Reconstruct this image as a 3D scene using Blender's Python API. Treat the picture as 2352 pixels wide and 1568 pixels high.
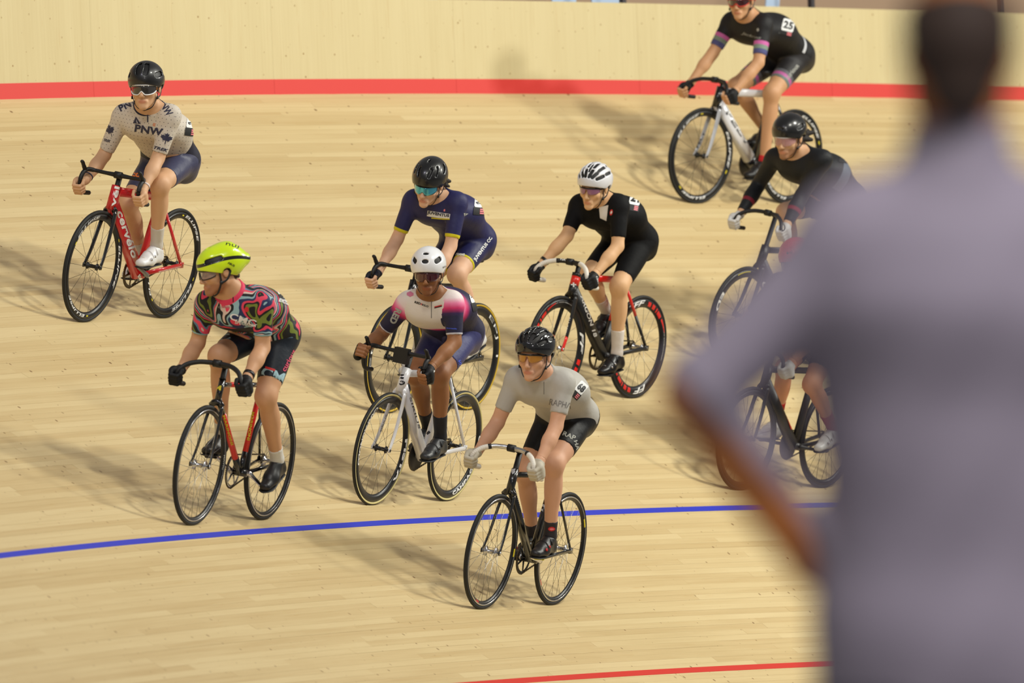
import bpy, bmesh, math, random
import numpy as np
from math import sin, cos, radians, pi, sqrt, atan2
from mathutils import Vector, Matrix
from mathutils.bvhtree import BVHTree

for _o in list(bpy.data.objects):
    bpy.data.objects.remove(_o)
SC = bpy.context.scene
COL = SC.collection
random.seed(7)
RNG = np.random.default_rng(7)

# ------------------------------------------------------------------ camera
FPX, HORIZON, CX, CAMZ = 16889.84, 417.74, 1176.0, 4.0
cam_d = bpy.data.cameras.new('camera')
cam_d.sensor_width = 36.0
cam_d.lens = FPX / 2352.0 * 36.0
cam_d.shift_y = -(784.0 - HORIZON) / 2352.0
cam_d.clip_start, cam_d.clip_end = 1.0, 400.0
cam_d.dof.use_dof = True
cam_d.dof.focus_distance = 43.0
cam_d.dof.aperture_fstop = 2.95
cam = bpy.data.objects.new('camera', cam_d)
cam.location = (0, 0, CAMZ)
cam.rotation_euler = (pi / 2, 0, 0)
COL.objects.link(cam)
SC.camera = cam
SC.view_settings.view_transform = 'Standard'
SC.view_settings.look = 'None'
SC.view_settings.gamma = 1.0
SC.view_settings.use_curve_mapping = False
SC.view_settings.exposure = -0.11

# ------------------------------------------------------------------ light of the hall
world = bpy.data.worlds.new('hall')
SC.world = world
world.use_nodes = True
world.node_tree.nodes['Background'].inputs['Color'].default_value = (1.0, 0.97, 0.93, 1)
world.node_tree.nodes['Background'].inputs['Strength'].default_value = 0.25

def area_light(name, loc, target, size, power, color=(1, 1, 1)):
    d = bpy.data.lights.new(name, 'AREA')
    d.shape = 'RECTANGLE'
    d.size, d.size_y = size
    d.energy = power
    d.color = color
    o = bpy.data.objects.new(name, d)
    o.location = loc
    o.rotation_euler = (Vector(target) - Vector(loc)).to_track_quat('-Z', 'Y').to_euler()
    COL.objects.link(o)
    return o

TGT = (0, 44.5, 2.5)
WARM = (1.0, 0.985, 0.88)
area_light('arena_floodlight', (10.5, 46.0, 12.5), TGT, (1.1, 1.1), 1000, WARM)
area_light('arena_floodlight', (15.0, 50.0, 9.6), TGT, (1.1, 1.1), 900, WARM)
area_light('arena_floodlight', (8.0, 39.0, 14.5), TGT, (1.4, 1.4), 900, WARM)
area_light('arena_floodlight', (0.0, 27.0, 15.0), (-0.5, 43.0, 1.8), (2.5, 2.5), 700, WARM)
area_light('arena_floodlight', (3.0, 6.0, 12.0), (0.7, 10.8, 4.0), (3.0, 3.0), 920, (1.0, 0.95, 0.97))
area_light('arena_floodlight', (-6.0, 31.0, 15.0), TGT, (2.5, 2.5), 400, (0.9, 0.86, 1.0))

# ------------------------------------------------------------------ colour and material helpers
def lin(c):
    return tuple(((v / 255.0) / 12.92 if v / 255.0 <= 0.04045 else ((v / 255.0 + 0.055) / 1.055) ** 2.4) for v in c[:3]) + (1.0,)

MATS = {}
def mat(name, rgb, rough=0.5, metal=0.0, spec=0.5, coat=0.0, trans=0.0, alpha=1.0, bump=None):
    if name in MATS:
        return MATS[name]
    m = bpy.data.materials.new(name)
    m.use_nodes = True
    b = m.node_tree.nodes['Principled BSDF']
    b.inputs['Base Color'].default_value = lin(rgb)
    b.inputs['Roughness'].default_value = rough
    b.inputs['Metallic'].default_value = metal
    b.inputs['Specular IOR Level'].default_value = spec
    b.inputs['Coat Weight'].default_value = coat
    b.inputs['Coat Roughness'].default_value = 0.08
    b.inputs['Transmission Weight'].default_value = trans
    b.inputs['Alpha'].default_value = alpha
    if bump:
        nt = m.node_tree
        n = nt.nodes.new('ShaderNodeTexNoise')
        n.inputs['Scale'].default_value = bump[0]
        n.inputs['Detail'].default_value = 3
        bp = nt.nodes.new('ShaderNodeBump')
        bp.inputs['Strength'].default_value = bump[1]
        bp.inputs['Distance'].default_value = 0.01
        tc = nt.nodes.new('ShaderNodeTexCoord')
        nt.links.new(tc.outputs['Object'], n.inputs['Vector'])
        nt.links.new(n.outputs['Fac'], bp.inputs['Height'])
        nt.links.new(bp.outputs['Normal'], b.inputs['Normal'])
    MATS[name] = m
    return m

class NT:
    """small node-tree writer"""
    def __init__(self, name, rough=0.6, spec=0.4, bump=True):
        self.m = bpy.data.materials.new(name)
        self.m.use_nodes = True
        self.t = self.m.node_tree
        self.b = self.t.nodes['Principled BSDF']
        self.b.inputs['Roughness'].default_value = rough
        self.b.inputs['Specular IOR Level'].default_value = spec
        if bump:
            n = self.noise(self.obj(), 26, 2)
            bp = self.t.nodes.new('ShaderNodeBump')
            bp.inputs['Strength'].default_value = 0.25
            bp.inputs['Distance'].default_value = 0.01
            self.t.links.new(n, bp.inputs['Height'])
            self.t.links.new(bp.outputs['Normal'], self.b.inputs['Normal'])
    def put(self, sock, v):
        if isinstance(v, bpy.types.NodeSocket):
            self.t.links.new(v, sock)
        else:
            sock.default_value = v
    def math(self, op, a, b=0.0, c=0.0):
        n = self.t.nodes.new('ShaderNodeMath')
        n.operation = op
        self.put(n.inputs[0], a); self.put(n.inputs[1], b)
        if op in ('MULTIPLY_ADD', 'COMPARE', 'WRAP', 'SMOOTH_MIN'):
            self.put(n.inputs[2], c)
        return n.outputs[0]
    def attr(self, name, out='Fac'):
        n = self.t.nodes.new('ShaderNodeAttribute')
        n.attribute_name = name
        return n.outputs[out]
    def obj(self):
        return self.t.nodes.new('ShaderNodeTexCoord').outputs['Object']
    def uv(self):
        return self.t.nodes.new('ShaderNodeTexCoord').outputs['UV']
    def sep(self, v):
        n = self.t.nodes.new('ShaderNodeSeparateXYZ')
        self.put(n.inputs[0], v)
        return n.outputs
    def comb(self, x, y, z=0.0):
        n = self.t.nodes.new('ShaderNodeCombineXYZ')
        self.put(n.inputs[0], x); self.put(n.inputs[1], y); self.put(n.inputs[2], z)
        return n.outputs[0]
    def noise(self, vec, scale, detail=2, dist=0.0, rough=0.5):
        n = self.t.nodes.new('ShaderNodeTexNoise')
        self.put(n.inputs['Vector'], vec)
        n.inputs['Scale'].default_value = scale
        n.inputs['Detail'].default_value = detail
        n.inputs['Distortion'].default_value = dist
        n.inputs['Roughness'].default_value = rough
        return n.outputs['Fac']
    def ramp(self, fac, stops, const=False):
        n = self.t.nodes.new('ShaderNodeValToRGB')
        self.put(n.inputs[0], fac)
        cr = n.color_ramp
        if const:
            cr.interpolation = 'CONSTANT'
        while len(cr.elements) < len(stops):
            cr.elements.new(0.5)
        for e, (p, c) in zip(cr.elements, stops):
            e.position = p
            e.color = lin(c) if max(c[:3]) > 1.0 or len(c) == 3 else c
        return n.outputs['Color']
    def mix(self, fac, a, b, mode='MIX'):
        n = self.t.nodes.new('ShaderNodeMix')
        n.data_type = 'RGBA'
        n.blend_type = mode
        self.put(n.inputs[0], fac)
        self.put(n.inputs[6], lin(a) if isinstance(a, tuple) and max(a) > 1 else a)
        self.put(n.inputs[7], lin(b) if isinstance(b, tuple) and max(b) > 1 else b)
        return n.outputs[2]
    def below(self, a, thr):
        return self.math('LESS_THAN', a, thr)
    def band(self, a, lo, hi):
        return self.math('MULTIPLY', self.math('GREATER_THAN', a, lo), self.math('LESS_THAN', a, hi))
    def done(self, color):
        self.put(self.b.inputs['Base Color'], color if isinstance(color, bpy.types.NodeSocket) else lin(color))
        return self.m

# ------------------------------------------------------------------ object helpers
def link(o, parent=None):
    COL.objects.link(o)
    if parent is not None:
        o.parent = parent
    return o

def mesh_np(name, V, F, mats, parent=None, midx=None, smooth=True, attrs=None, uv=None):
    """V (n,3), F list/array of polygons"""
    me = bpy.data.meshes.new(name)
    if isinstance(F, np.ndarray):
        n, k = F.shape
        me.vertices.add(len(V))
        me.vertices.foreach_set('co', np.asarray(V, np.float32).ravel())
        me.loops.add(n * k)
        me.loops.foreach_set('vertex_index', F.astype(np.int32).ravel())
        me.polygons.add(n)
        me.polygons.foreach_set('loop_start', np.arange(0, n * k, k, dtype=np.int32))
        me.update(calc_edges=True)
    else:
        me.from_pydata([tuple(map(float, v)) for v in V], [], F)
        me.update()
    for m in (mats if isinstance(mats, (list, tuple)) else [mats]):
        me.materials.append(m)
    if midx is not None:
        me.polygons.foreach_set('material_index', np.asarray(midx, np.int32))
    if smooth:
        me.polygons.foreach_set('use_smooth', np.ones(len(me.polygons), bool))
    for an, av in (attrs or {}).items():
        av = np.asarray(av, np.float32)
        if av.ndim == 1:
            a = me.attributes.new(an, 'FLOAT', 'POINT'); a.data.foreach_set('value', av)
        elif av.shape[1] == 3:
            a = me.attributes.new(an, 'FLOAT_VECTOR', 'POINT'); a.data.foreach_set('vector', av.ravel())
        else:
            a = me.attributes.new(an, 'FLOAT_COLOR', 'POINT'); a.data.foreach_set('color', av.ravel())
    if uv is not None:
        l = me.uv_layers.new(name='UVMap')
        vi = np.zeros(len(me.loops), np.int32); me.loops.foreach_get('vertex_index', vi)
        l.data.foreach_set('uv', np.asarray(uv, np.float32)[vi].ravel())
    return link(bpy.data.objects.new(name, me), parent)

class MB:
    """collects shapes into one mesh"""
    def __init__(self):
        self.V, self.F, self.M = [], [], []
    def add(self, V, F, m=0):
        n = len(self.V)
        self.V += [tuple(v) for v in V]
        self.F += [tuple(i + n for i in f) for f in F]
        self.M += [m] * len(F)
    def loft(self, pts, ra, rb=None, up=(0, 1, 0), seg=12, m=0, cap=True, power=1.0):
        pts = [np.array(p, float) for p in pts]
        n = len(pts)
        ra = [ra] * n if np.isscalar(ra) else list(ra)
        rb = ra if rb is None else ([rb] * n if np.isscalar(rb) else list(rb))
        V, F = [], []
        e1p = np.array(up, float)
        for i, p in enumerate(pts):
            t = pts[min(i + 1, n - 1)] - pts[max(i - 1, 0)]
            t = t / (np.linalg.norm(t) + 1e-12)
            e1 = e1p - t * (e1p @ t)
            if np.linalg.norm(e1) < 1e-4:
                e1 = np.array((1, 0, 0.3)) - t * t[0]
            e1 /= np.linalg.norm(e1)
            e2 = np.cross(t, e1)
            for j in range(seg):
                a = 2 * pi * j / seg
                ca, sa = cos(a), sin(a)
                if power != 1.0:
                    ca = abs(ca) ** power * (1 if ca > 0 else -1)
                    sa = abs(sa) ** power * (1 if sa > 0 else -1)
                V.append(p + e1 * ra[i] * ca + e2 * rb[i] * sa)
        for i in range(n - 1):
            for j in range(seg):
                k = (j + 1) % seg
                F.append((i * seg + j, i * seg + k, (i + 1) * seg + k, (i + 1) * seg + j))
        if cap:
            F.append(tuple(range(seg))[::-1])
            F.append(tuple((n - 1) * seg + j for j in range(seg)))
        self.add(V, F, m)
        return self
    def box(self, c, h, ax=None, m=0):
        c = np.array(c, float)
        ax = np.eye(3) if ax is None else np.array(ax, float)
        V = [c + ax[0] * h[0] * sx + ax[1] * h[1] * sy + ax[2] * h[2] * sz for sx in (-1, 1) for sy in (-1, 1) for sz in (-1, 1)]
        self.add(V, [(0, 1, 3, 2), (4, 6, 7, 5), (0, 4, 5, 1), (2, 3, 7, 6), (0, 2, 6, 4), (1, 5, 7, 3)], m)
        return self
    def lathe(self, prof, c, seg=96, mi=None, closed=True):
        """profile (r, y) turned about the y axis through c"""
        V, F, M = [], [], []
        k = len(prof)
        for j in range(seg):
            a = 2 * pi * j / seg
            for r, y in prof:
                V.append((c[0] + r * cos(a), c[1] + y, c[2] + r * sin(a)))
        for j in range(seg):
            j2 = (j + 1) % seg
            for i in range(k if closed else k - 1):
                i2 = (i + 1) % k
                F.append((j * k + i, j2 * k + i, j2 * k + i2, j * k + i2))
                M.append(mi[i] if mi else 0)
        n = len(self.V)
        self.V += V
        self.F += [tuple(q + n for q in f) for f in F]
        self.M += M
        return self
    def build(self, name, mats, parent=None, smooth=True):
        return mesh_np(name, self.V, self.F, mats, parent, self.M, smooth)

def bez(pts, n=8):
    """Catmull-Rom through the points"""
    P = [np.array(p, float) for p in pts]
    P = [2 * P[0] - P[1]] + P + [2 * P[-1] - P[-2]]
    out = []
    for i in range(1, len(P) - 2):
        for t in np.linspace(0, 1, n, endpoint=False):
            a, b, c, d = P[i - 1], P[i], P[i + 1], P[i + 2]
            out.append(0.5 * (2 * b + (c - a) * t + (2 * a - 5 * b + 4 * c - d) * t * t + (3 * b - a - 3 * c + d) * t ** 3))
    out.append(P[-2])
    return out

def tag(o, label, cat=None, group=None, kind=None):
    o['label'] = label
    if cat: o['category'] = cat
    if group: o['group'] = group
    if kind: o['kind'] = kind
    return o

def frame_empty(name, O, X, Y, Z):
    e = bpy.data.objects.new(name, None)
    e.empty_display_size = 0.1
    COL.objects.link(e)
    e.matrix_world = Matrix(((X[0], Y[0], Z[0], O[0]), (X[1], Y[1], Z[1], O[1]), (X[2], Y[2], Z[2], O[2]), (0, 0, 0, 1)))
    return e

# ------------------------------------------------------------------ the banked track
TRK = [-1.762025, 40.066856, 0.353452, 0.027253, 0.000632, -1.933182, -0.012418, -0.000696, 0.509919, 0.015441, -0.000324]
V_RED, V_WALL, V_IN = -1.615, 4.641, -2.9
S0, S1 = -6.0, 23.0
_s = np.linspace(S0 - 1, S1 + 1, 3101)
_th = TRK[2] + TRK[3] * _s + TRK[4] * _s ** 2
_ds = _s[1] - _s[0]
_x = np.concatenate([[0], np.cumsum((np.sin(_th[1:]) + np.sin(_th[:-1])) / 2 * _ds)])
_y = np.concatenate([[0], np.cumsum((np.cos(_th[1:]) + np.cos(_th[:-1])) / 2 * _ds)])
_x += TRK[0] - np.interp(0, _s, _x)
_y += TRK[1] - np.interp(0, _s, _y)

def track(s, v, h=0.0):
    """point on the track: s metres along, v metres up the bank from the blue line, h proud of it"""
    s = np.asarray(s, float); v = np.asarray(v, float)
    x, y = np.interp(s, _s, _x), np.interp(s, _s, _y)
    z = CAMZ + TRK[5] + TRK[6] * s + TRK[7] * s * s
    th = TRK[2] + TRK[3] * s + TRK[4] * s * s
    b = TRK[8] + TRK[9] * s + TRK[10] * s * s
    ux, uy = -np.cos(th), np.sin(th)
    return np.stack([x + ux * (np.cos(b) * v - np.sin(b) * h), y + uy * (np.cos(b) * v - np.sin(b) * h), z + np.sin(b) * v + np.cos(b) * h], -1)

def project(P):
    P = np.asarray(P)
    return np.stack([CX + FPX * P[..., 0] / P[..., 1], HORIZON - FPX * (P[..., 2] - CAMZ) / P[..., 1]], -1)

def wood_material(name, dark, light, knot, ksize=0.052, kcol=(112, 74, 36)):
    n = NT(name, 0.42, 0.35, bump=False)
    uv = n.sep(n.uv())
    s, v = uv[0], uv[1]
    tone = n.attr('tone')
    g = n.noise(n.comb(n.math('MULTIPLY', s, 1.1), n.math('MULTIPLY', v, 55.0), n.math('MULTIPLY', tone, 37.0)), 1.0, 5, 0.6, 0.6)
    big = n.noise(n.comb(n.math('MULTIPLY', s, 0.8), n.math('MULTIPLY', v, 6.0)), 1.0, 3)
    f = n.math('ADD', n.math('MULTIPLY', g, 0.48), n.math('ADD', n.math('MULTIPLY', tone, 0.30), n.math('MULTIPLY', big, 0.38)))
    col = n.ramp(n.math('SUBTRACT', f, 0.12), [(0.0, dark), (0.55, tuple((a + 2 * b) // 3 for a, b in zip(dark, light))), (1.0, light)])
    # resin streaks
    st = n.noise(n.comb(n.math('MULTIPLY', s, 2.2), n.math('MULTIPLY', v, 150.0), n.math('MULTIPLY', tone, 11.0)), 1.0, 2, 0.3)
    col = n.mix(n.math('MULTIPLY', n.math('GREATER_THAN', st, 0.70), 0.35), col, (188, 146, 78))
    # knots: small round eyes
    vo = n.t.nodes.new('ShaderNodeTexVoronoi')
    vo.voronoi_dimensions = '2D'
    vo.inputs['Scale'].default_value = 1.0
    n.put(vo.inputs['Vector'], n.comb(n.math('MULTIPLY', s, knot), n.math('MULTIPLY', v, knot)))
    cs = n.sep(vo.outputs['Color'])
    rad = n.math('MULTIPLY_ADD', n.math('POWER', cs[0], 1.5), ksize, 0.014)
    ink = n.math('SUBTRACT', 1.0, n.math('DIVIDE', vo.outputs['Distance'], n.math('ADD', rad, 0.004)))
    ink = n.math('MINIMUM', n.math('MAXIMUM', n.math('MULTIPLY', ink, 2.2), 0.0), 1.0)
    col = n.mix(n.math('MULTIPLY', ink, n.math('MULTIPLY_ADD', cs[1], 0.6, 0.40)), col, kcol)
    return n.done(col)

M_PLANK = wood_material('pine_track_board', (188, 158, 106), (228, 208, 161), 5.0)
M_PLY = wood_material('spruce_wall_panel', (198, 178, 128), (224, 210, 165), 6.4, 0.040, (150, 112, 58))
M_UNDER = mat('track_underlay', (120, 96, 60), 0.8)
M_BLUE = mat('blue_line_paint', (34, 50, 190), 0.5)
M_RED = mat('red_line_paint', (208, 32, 14), 0.45)
M_KICK = mat('red_kickboard_paint', (222, 62, 56), 0.5)

def track_sheet(v0, v1, h, nv=1, ds=0.5, s0=S0, s1=S1):
    ss = np.arange(s0, s1 + ds / 2, ds)
    vv = np.linspace(v0, v1, nv + 1)
    G = track(ss[:, None], vv[None, :], h)
    V = G.reshape(-1, 3)
    nvv = nv + 1
    F = [(i * nvv + j, (i + 1) * nvv + j, (i + 1) * nvv + j + 1, i * nvv + j + 1) for i in range(len(ss) - 1) for j in range(nv)]
    return V, F, ss

def slab(v0, v1, h0, h1, ds=0.5, s0=S0, s1=S1):
    """long closed strip lying on the track"""
    k0, k1 = int(np.floor(s0 / ds)) + 1, int(np.ceil(s1 / ds)) - 1
    ss = np.array([s0] + [k * ds for k in range(k0, k1 + 1) if s0 + .02 < k * ds < s1 - .02] + [s1])
    V, F = [], []
    for s in ss:
        for v, h in ((v0, h0), (v0, h1), (v1, h1), (v1, h0)):
            V.append(track(s, v, h))
    n = len(ss)
    for i in range(n - 1):
        for j in range(4):
            k = (j + 1) % 4
            F.append((i * 4 + j, i * 4 + k, i * 4 + 4 + k, i * 4 + 4 + j))
    F += [(0, 3, 2, 1), tuple((n - 1) * 4 + j for j in range(4))]
    return V, F, ss

V_, F_, _ss = slab(V_IN, V_WALL + 0.05, -0.20, -0.06, 0.5)
floor = mesh_np('floor', V_, F_, M_UNDER, None, smooth=False)
tag(floor, 'banked pale pine cycling track of narrow long boards', kind='structure')

rows = int(round((V_WALL - V_IN) / 0.052))
wrow = (V_WALL - V_IN) / rows
planks = []
for r in range(rows):
    v0 = V_IN + r * wrow
    s = S0 - random.uniform(0, 3.2)
    while s < S1:
        L = random.choice((2.6, 3.0, 3.4, 3.8))
        a, b = max(s, S0), min(s + L, S1)
        if b - a > 0.15:
            pr = project(track(np.array([a, b, (a + b) / 2]), v0 + wrow / 2))
            lo, hi = np.clip(pr[:2, 0].min(), 0, 2352), np.clip(pr[:2, 0].max(), 0, 2352)
            vis = 0 if not -20 < pr[2, 1] < 1590 else (hi - lo) * (FPX / track((a + b) / 2, v0)[1])
            planks.append((vis, a, b, v0))
        s += L
planks.sort(key=lambda p: -p[0])
rest_V, rest_F, rest_t, rest_uv = [], [], [], []
for i, (vis, a, b, v0) in enumerate(planks):
    V, F, ss = slab(v0 + 0.0003, v0 + wrow - 0.0003, -0.03, random.uniform(-0.0003, 0.0003), 0.5, a + 0.0006, b - 0.0006)
    t = random.random()
    off = random.uniform(0, 50)
    uv = [(s_ + off, v_ + off) for s_ in ss for v_ in (v0, v0, v0 + wrow, v0 + wrow)]
    if i < 300:
        mesh_np('plank', V, F, M_PLANK, floor, smooth=False, attrs={'tone': np.full(len(V), t)}, uv=uv)
    else:
        n0 = len(rest_V)
        rest_V += V
        rest_F += [tuple(q + n0 for q in f) for f in F]
        rest_t += [t] * len(V)
        rest_uv += uv
o = mesh_np('plank_field', rest_V, rest_F, M_PLANK, floor, smooth=False, attrs={'tone': np.array(rest_t)}, uv=rest_uv)
o['kind'] = 'stuff'

V_, F_, _ss = slab(-0.025, 0.025, -0.002, 0.0014, 0.5)
tag(mesh_np('trim_1', V_, F_, M_BLUE, None, smooth=False), 'blue painted line running along the lower track', kind='structure')
V_, F_, _ss = slab(V_RED - 0.025, V_RED + 0.025, -0.002, 0.0014, 0.5)
tag(mesh_np('trim_2', V_, F_, M_RED, None, smooth=False), 'red painted line at the bottom of the track', kind='structure')

# ---- wall round the top of the track: plywood panels over a red kickboard
def wall_pt(s, up, out):
    """up metres above the track edge, out metres behind the face; face leans outwards 3 degrees"""
    p = track(s, V_WALL)
    th = TRK[2] + TRK[3] * s + TRK[4] * s * s
    o = out + up * sin(radians(3.0))
    return p + np.array([-cos(th) * o, sin(th) * o, up])

def wall_s(px):
    ss = np.linspace(S0, S1, 2901)
    u = project(track(ss, V_WALL))[:, 0]
    return float(np.interp(px, u, ss))
seams = [wall_s(x) for x in (215, 630, 1048, 1469, 1911)]
st = (seams[-1] - seams[0]) / 4
seams = [seams[0] - st * k for k in (4, 3, 2, 1)] + seams + [seams[-1] + st * k for k in (1, 2, 3)]
WALL_H = 0.642
def wall_strip(a, b, u0, u1, d0, d1, n=8):
    V, F = [], []
    for s in np.linspace(a, b, n + 1):
        for u, d in ((u0, d0), (u1, d0), (u1, d1), (u0, d1)):
            V.append(wall_pt(s, u, d))
    for i in range(n):
        for j in range(4):
            k = (j + 1) % 4
            F.append((i * 4 + j, i * 4 + 4 + j, i * 4 + 4 + k, i * 4 + k))
    F += [(0, 1, 2, 3), tuple(n * 4 + j for j in (3, 2, 1, 0))]
    return V, F
V_, F_ = wall_strip(seams[0], seams[-1], -0.25, WALL_H - 0.01, 0.03, 0.09, 60)
wall = mesh_np('wall_back', V_, F_, mat('wall_backing', (206, 182, 128), .8), None, smooth=False)
tag(wall, 'low pale plywood barrier wall with red base along the top of the track', kind='structure')
kick = lambda s: 0.10
for a, b in zip(seams[:-1], seams[1:]):
    V_, F_ = wall_strip(a + 0.0007, b - 0.0007, 0.098, WALL_H, 0.0, 0.03)
    off = random.uniform(0, 20)
    uv = [(u + off, s + off) for s in np.linspace(a, b, 9) for u in (0.1, WALL_H, WALL_H, 0.1)]
    mesh_np('plywood_panel', V_, F_, M_PLY, wall, smooth=False, attrs={'tone': np.full(len(V_), random.uniform(0.45, 0.8))}, uv=uv)
    V_, F_ = wall_strip(a + 0.001, b - 0.001, -0.02, 0.0985, -0.004, 0.03)
    mesh_np('kickboard', V_, F_, M_KICK, wall, smooth=False)

# ---- what shows above the wall
M_POST = mat('dark_grey_post', (62, 58, 62), 0.5, 0.3)
M_CONC = mat('tan_concourse_wall', (176, 148, 122), 0.8)
M_BANNER = mat('pale_blue_banner', (176, 198, 226), 0.6)
for k, px in enumerate((1493, 1922, 2351)):
    s_ = wall_s(px)
    mb = MB()
    a, b = wall_pt(s_, 0.2, 0.22), wall_pt(s_, 1.5, 0.22)
    mb.loft([a, b], 0.026, 0.026, up=(1, 0, 0), seg=4)
    mb.loft([wall_pt(s_, 0.25, 0.125), wall_pt(s_, 0.25, 0.23)], 0.03, up=(0, 0, 1), seg=4)
    o = mb.build('fence_post', M_POST, None, False)
    tag(o, ['dark post above the wall between two pale blue banners',
            'dark post above the wall just right of the rider numbered 25', 'dark post above the wall at the right picture edge'][k], 'post', 'fence posts behind the wall')
for k, (x0, x1, sl) in enumerate(((1128, 1150, 4), (1408, 1462, 4), (1520, 1590, -14), (1878, 1908, 12), (2318, 2346, 6))):
    a, b = wall_s(x0), wall_s(x1)
    V = []
    for d in (0.55, 0.56):
        for s_, u, sh in ((a, 0.25, 0), (b, 0.25, 0), (b, 1.25, sl), (a, 1.25, sl)):
            V.append(wall_pt(s_ + sh * 0.012, u, d))
    o = mesh_np('banner', V, [(0, 1, 2, 3), (7, 6, 5, 4), (0, 4, 5, 1), (1, 5, 6, 2), (2, 6, 7, 3), (3, 7, 4, 0)], M_BANNER, None, smooth=False)
    tag(o, ['narrow pale blue strip just above the wall, leftmost', 'pale blue banner left of the dark post above the wall',
            'pale blue banner right of the dark post, with slanted edge', 'narrow slanted pale blue strip left of the post behind number 25',
            'pale blue strip above the wall at the right edge'][k], 'banner')
V_, F_ = wall_strip(seams[0], seams[-1], -0.4, 2.6, 2.2, 2.35, 30)
tag(mesh_np('wall_concourse', V_, F_, M_CONC, None, smooth=False), 'tan concourse wall behind the barrier', kind='structure')
# ------------------------------------------------------------------ lettering helpers
_txt_cache = {}
def text_tris(s, bold=0.02, shear=0.0):
    """flat lettering as triangles in a box: x 0..1, y -0.5..0.5 (cap height)"""
    key = (s, bold, shear)
    if key in _txt_cache:
        return _txt_cache[key]
    c = bpy.data.curves.new('txt', 'FONT')
    c.body = s
    c.size = 1.0
    c.offset = bold
    c.shear = shear
    c.resolution_u = 3
    c.space_character = 1.0 + bold * 1.2
    o = bpy.data.objects.new('txt', c)
    me = bpy.data.meshes.new_from_object(o)
    bm = bmesh.new()
    bm.from_mesh(me)
    bmesh.ops.triangulate(bm, faces=bm.faces)
    for _ in range(2):
        es = [e for e in bm.edges if e.calc_length() > 0.28]
        if es:
            bmesh.ops.subdivide_edges(bm, edges=es, cuts=1)
            bmesh.ops.triangulate(bm, faces=[f for f in bm.faces if len(f.verts) > 3])
    bm.verts.ensure_lookup_table()
    V = np.array([v.co[:2] for v in bm.verts]) if len(bm.verts) else np.zeros((0, 2))
    F = [tuple(v.index for v in f.verts) for f in bm.faces]
    bm.free()
    bpy.data.objects.remove(o); bpy.data.curves.remove(c); bpy.data.meshes.remove(me)
    if len(V):
        V -= V.min(0)
        asp = V[:, 0].max() / max(V[:, 1].max(), 1e-6)
        V = np.stack([V[:, 0] / V[:, 0].max(), V[:, 1] / V[:, 1].max() - 0.5], 1)
    else:
        asp = 1
    _txt_cache[key] = (V, F, asp)
    return _txt_cache[key]

def grid_tris(poly, n=14):
    """polygon (unit box x 0..1, y -0.5..0.5) cut into small faces"""
    bm = bmesh.new()
    vs = [bm.verts.new((x, y, 0)) for x, y in poly]
    bm.faces.new(vs)
    for ax in (0, 1):
        for k in range(1, n):
            c = k / n if ax == 0 else k / n - 0.5
            no = (1, 0, 0) if ax == 0 else (0, 1, 0)
            co = (c, 0, 0) if ax == 0 else (0, c, 0)
            bmesh.ops.bisect_plane(bm, geom=bm.verts[:] + bm.edges[:] + bm.faces[:], plane_co=co, plane_no=no)
    bmesh.ops.triangulate(bm, faces=bm.faces)
    bm.verts.index_update()
    V = np.array([v.co[:2] for v in bm.verts])
    F = [tuple(v.index for v in f.verts) for f in bm.faces]
    bm.free()
    return V, F

class Ctx:
    """local frame of a rider and bike"""
    def __init__(self, P):
        self.O = np.array(P['O']); self.M = np.array([P['X'], P['Y'], P['Z']])
        self.co = self.M @ (np.array([0, 0, CAMZ]) - self.O)
    def ray(self, px, py):
        d = np.array([(px - CX) / FPX, 1.0, -(py - HORIZON) / FPX])
        d = self.M @ d
        return d / np.linalg.norm(d)

def print_on(ctx, target, name, V2, F2, p0, p1, h, m, lift=0.0018, curve=0.0, trunk=False):
    """lay flat lettering or a shape on the skin of a mesh: the print keeps to the surface it lies on"""
    me = target.data
    if 'bvh' not in ctx.__dict__:
        ctx.bvh = {}
    key = target.name + ('trunk' if trunk else '')
    if key not in ctx.bvh:
        polys = [tuple(p.vertices) for p in me.polygons]
        if trunk:
            av = np.zeros(len(me.vertices), np.float32)
            me.attributes['arm'].data.foreach_get('value', av)
            polys = [p for p in polys if av[p[0]] > .26]
        ctx.bvh[key] = BVHTree.FromPolygons([v.co.copy() for v in me.vertices], polys)
    bvh = ctx.bvh[key]
    p0, p1 = np.array(p0, float), np.array(p1, float)
    d = p1 - p0
    up = np.array([d[1], -d[0]]) / np.linalg.norm(d)
    hit, ok = [], []
    co = Vector(ctx.co)
    for x, y in V2:
        q = p0 + d * x + up * (h * y - curve * h * 4 * (x - 0.5) ** 2)
        r = ctx.ray(*q)
        st = co + Vector(r) * 40.0
        loc, no, idx, dist = bvh.ray_cast(st, Vector(r))
        if loc is None:
            hit.append((0, 0, 0)); ok.append(False)
        else:
            if no.dot(Vector(r)) > 0: no = -no
            hit.append(loc + no * lift); ok.append(True)
    F = []
    hv = np.array(hit)
    for f in F2:
        if all(ok[i] for i in f):
            a, b, c = hv[f[0]], hv[f[1]], hv[f[2]]
            if max(np.linalg.norm(a - b), np.linalg.norm(b - c), np.linalg.norm(a - c)) < 0.07:
                F.append(f)
    if not F:
        return None
    used = sorted({i for f in F for i in f})
    mp = {i: k for k, i in enumerate(used)}
    return mesh_np(name, hv[used], [tuple(mp[i] for i in f) for f in F], m, target, smooth=True)

def words(ctx, target, s, p0, p1, h, m, bold=0.02, shear=0.0, curve=0.0, name='lettering', lift=0.0018, trunk=False):
    V, F, asp = text_tris(s, bold, shear)
    return print_on(ctx, target, name, V, F, p0, p1, h, m, lift, curve, trunk)

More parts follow.
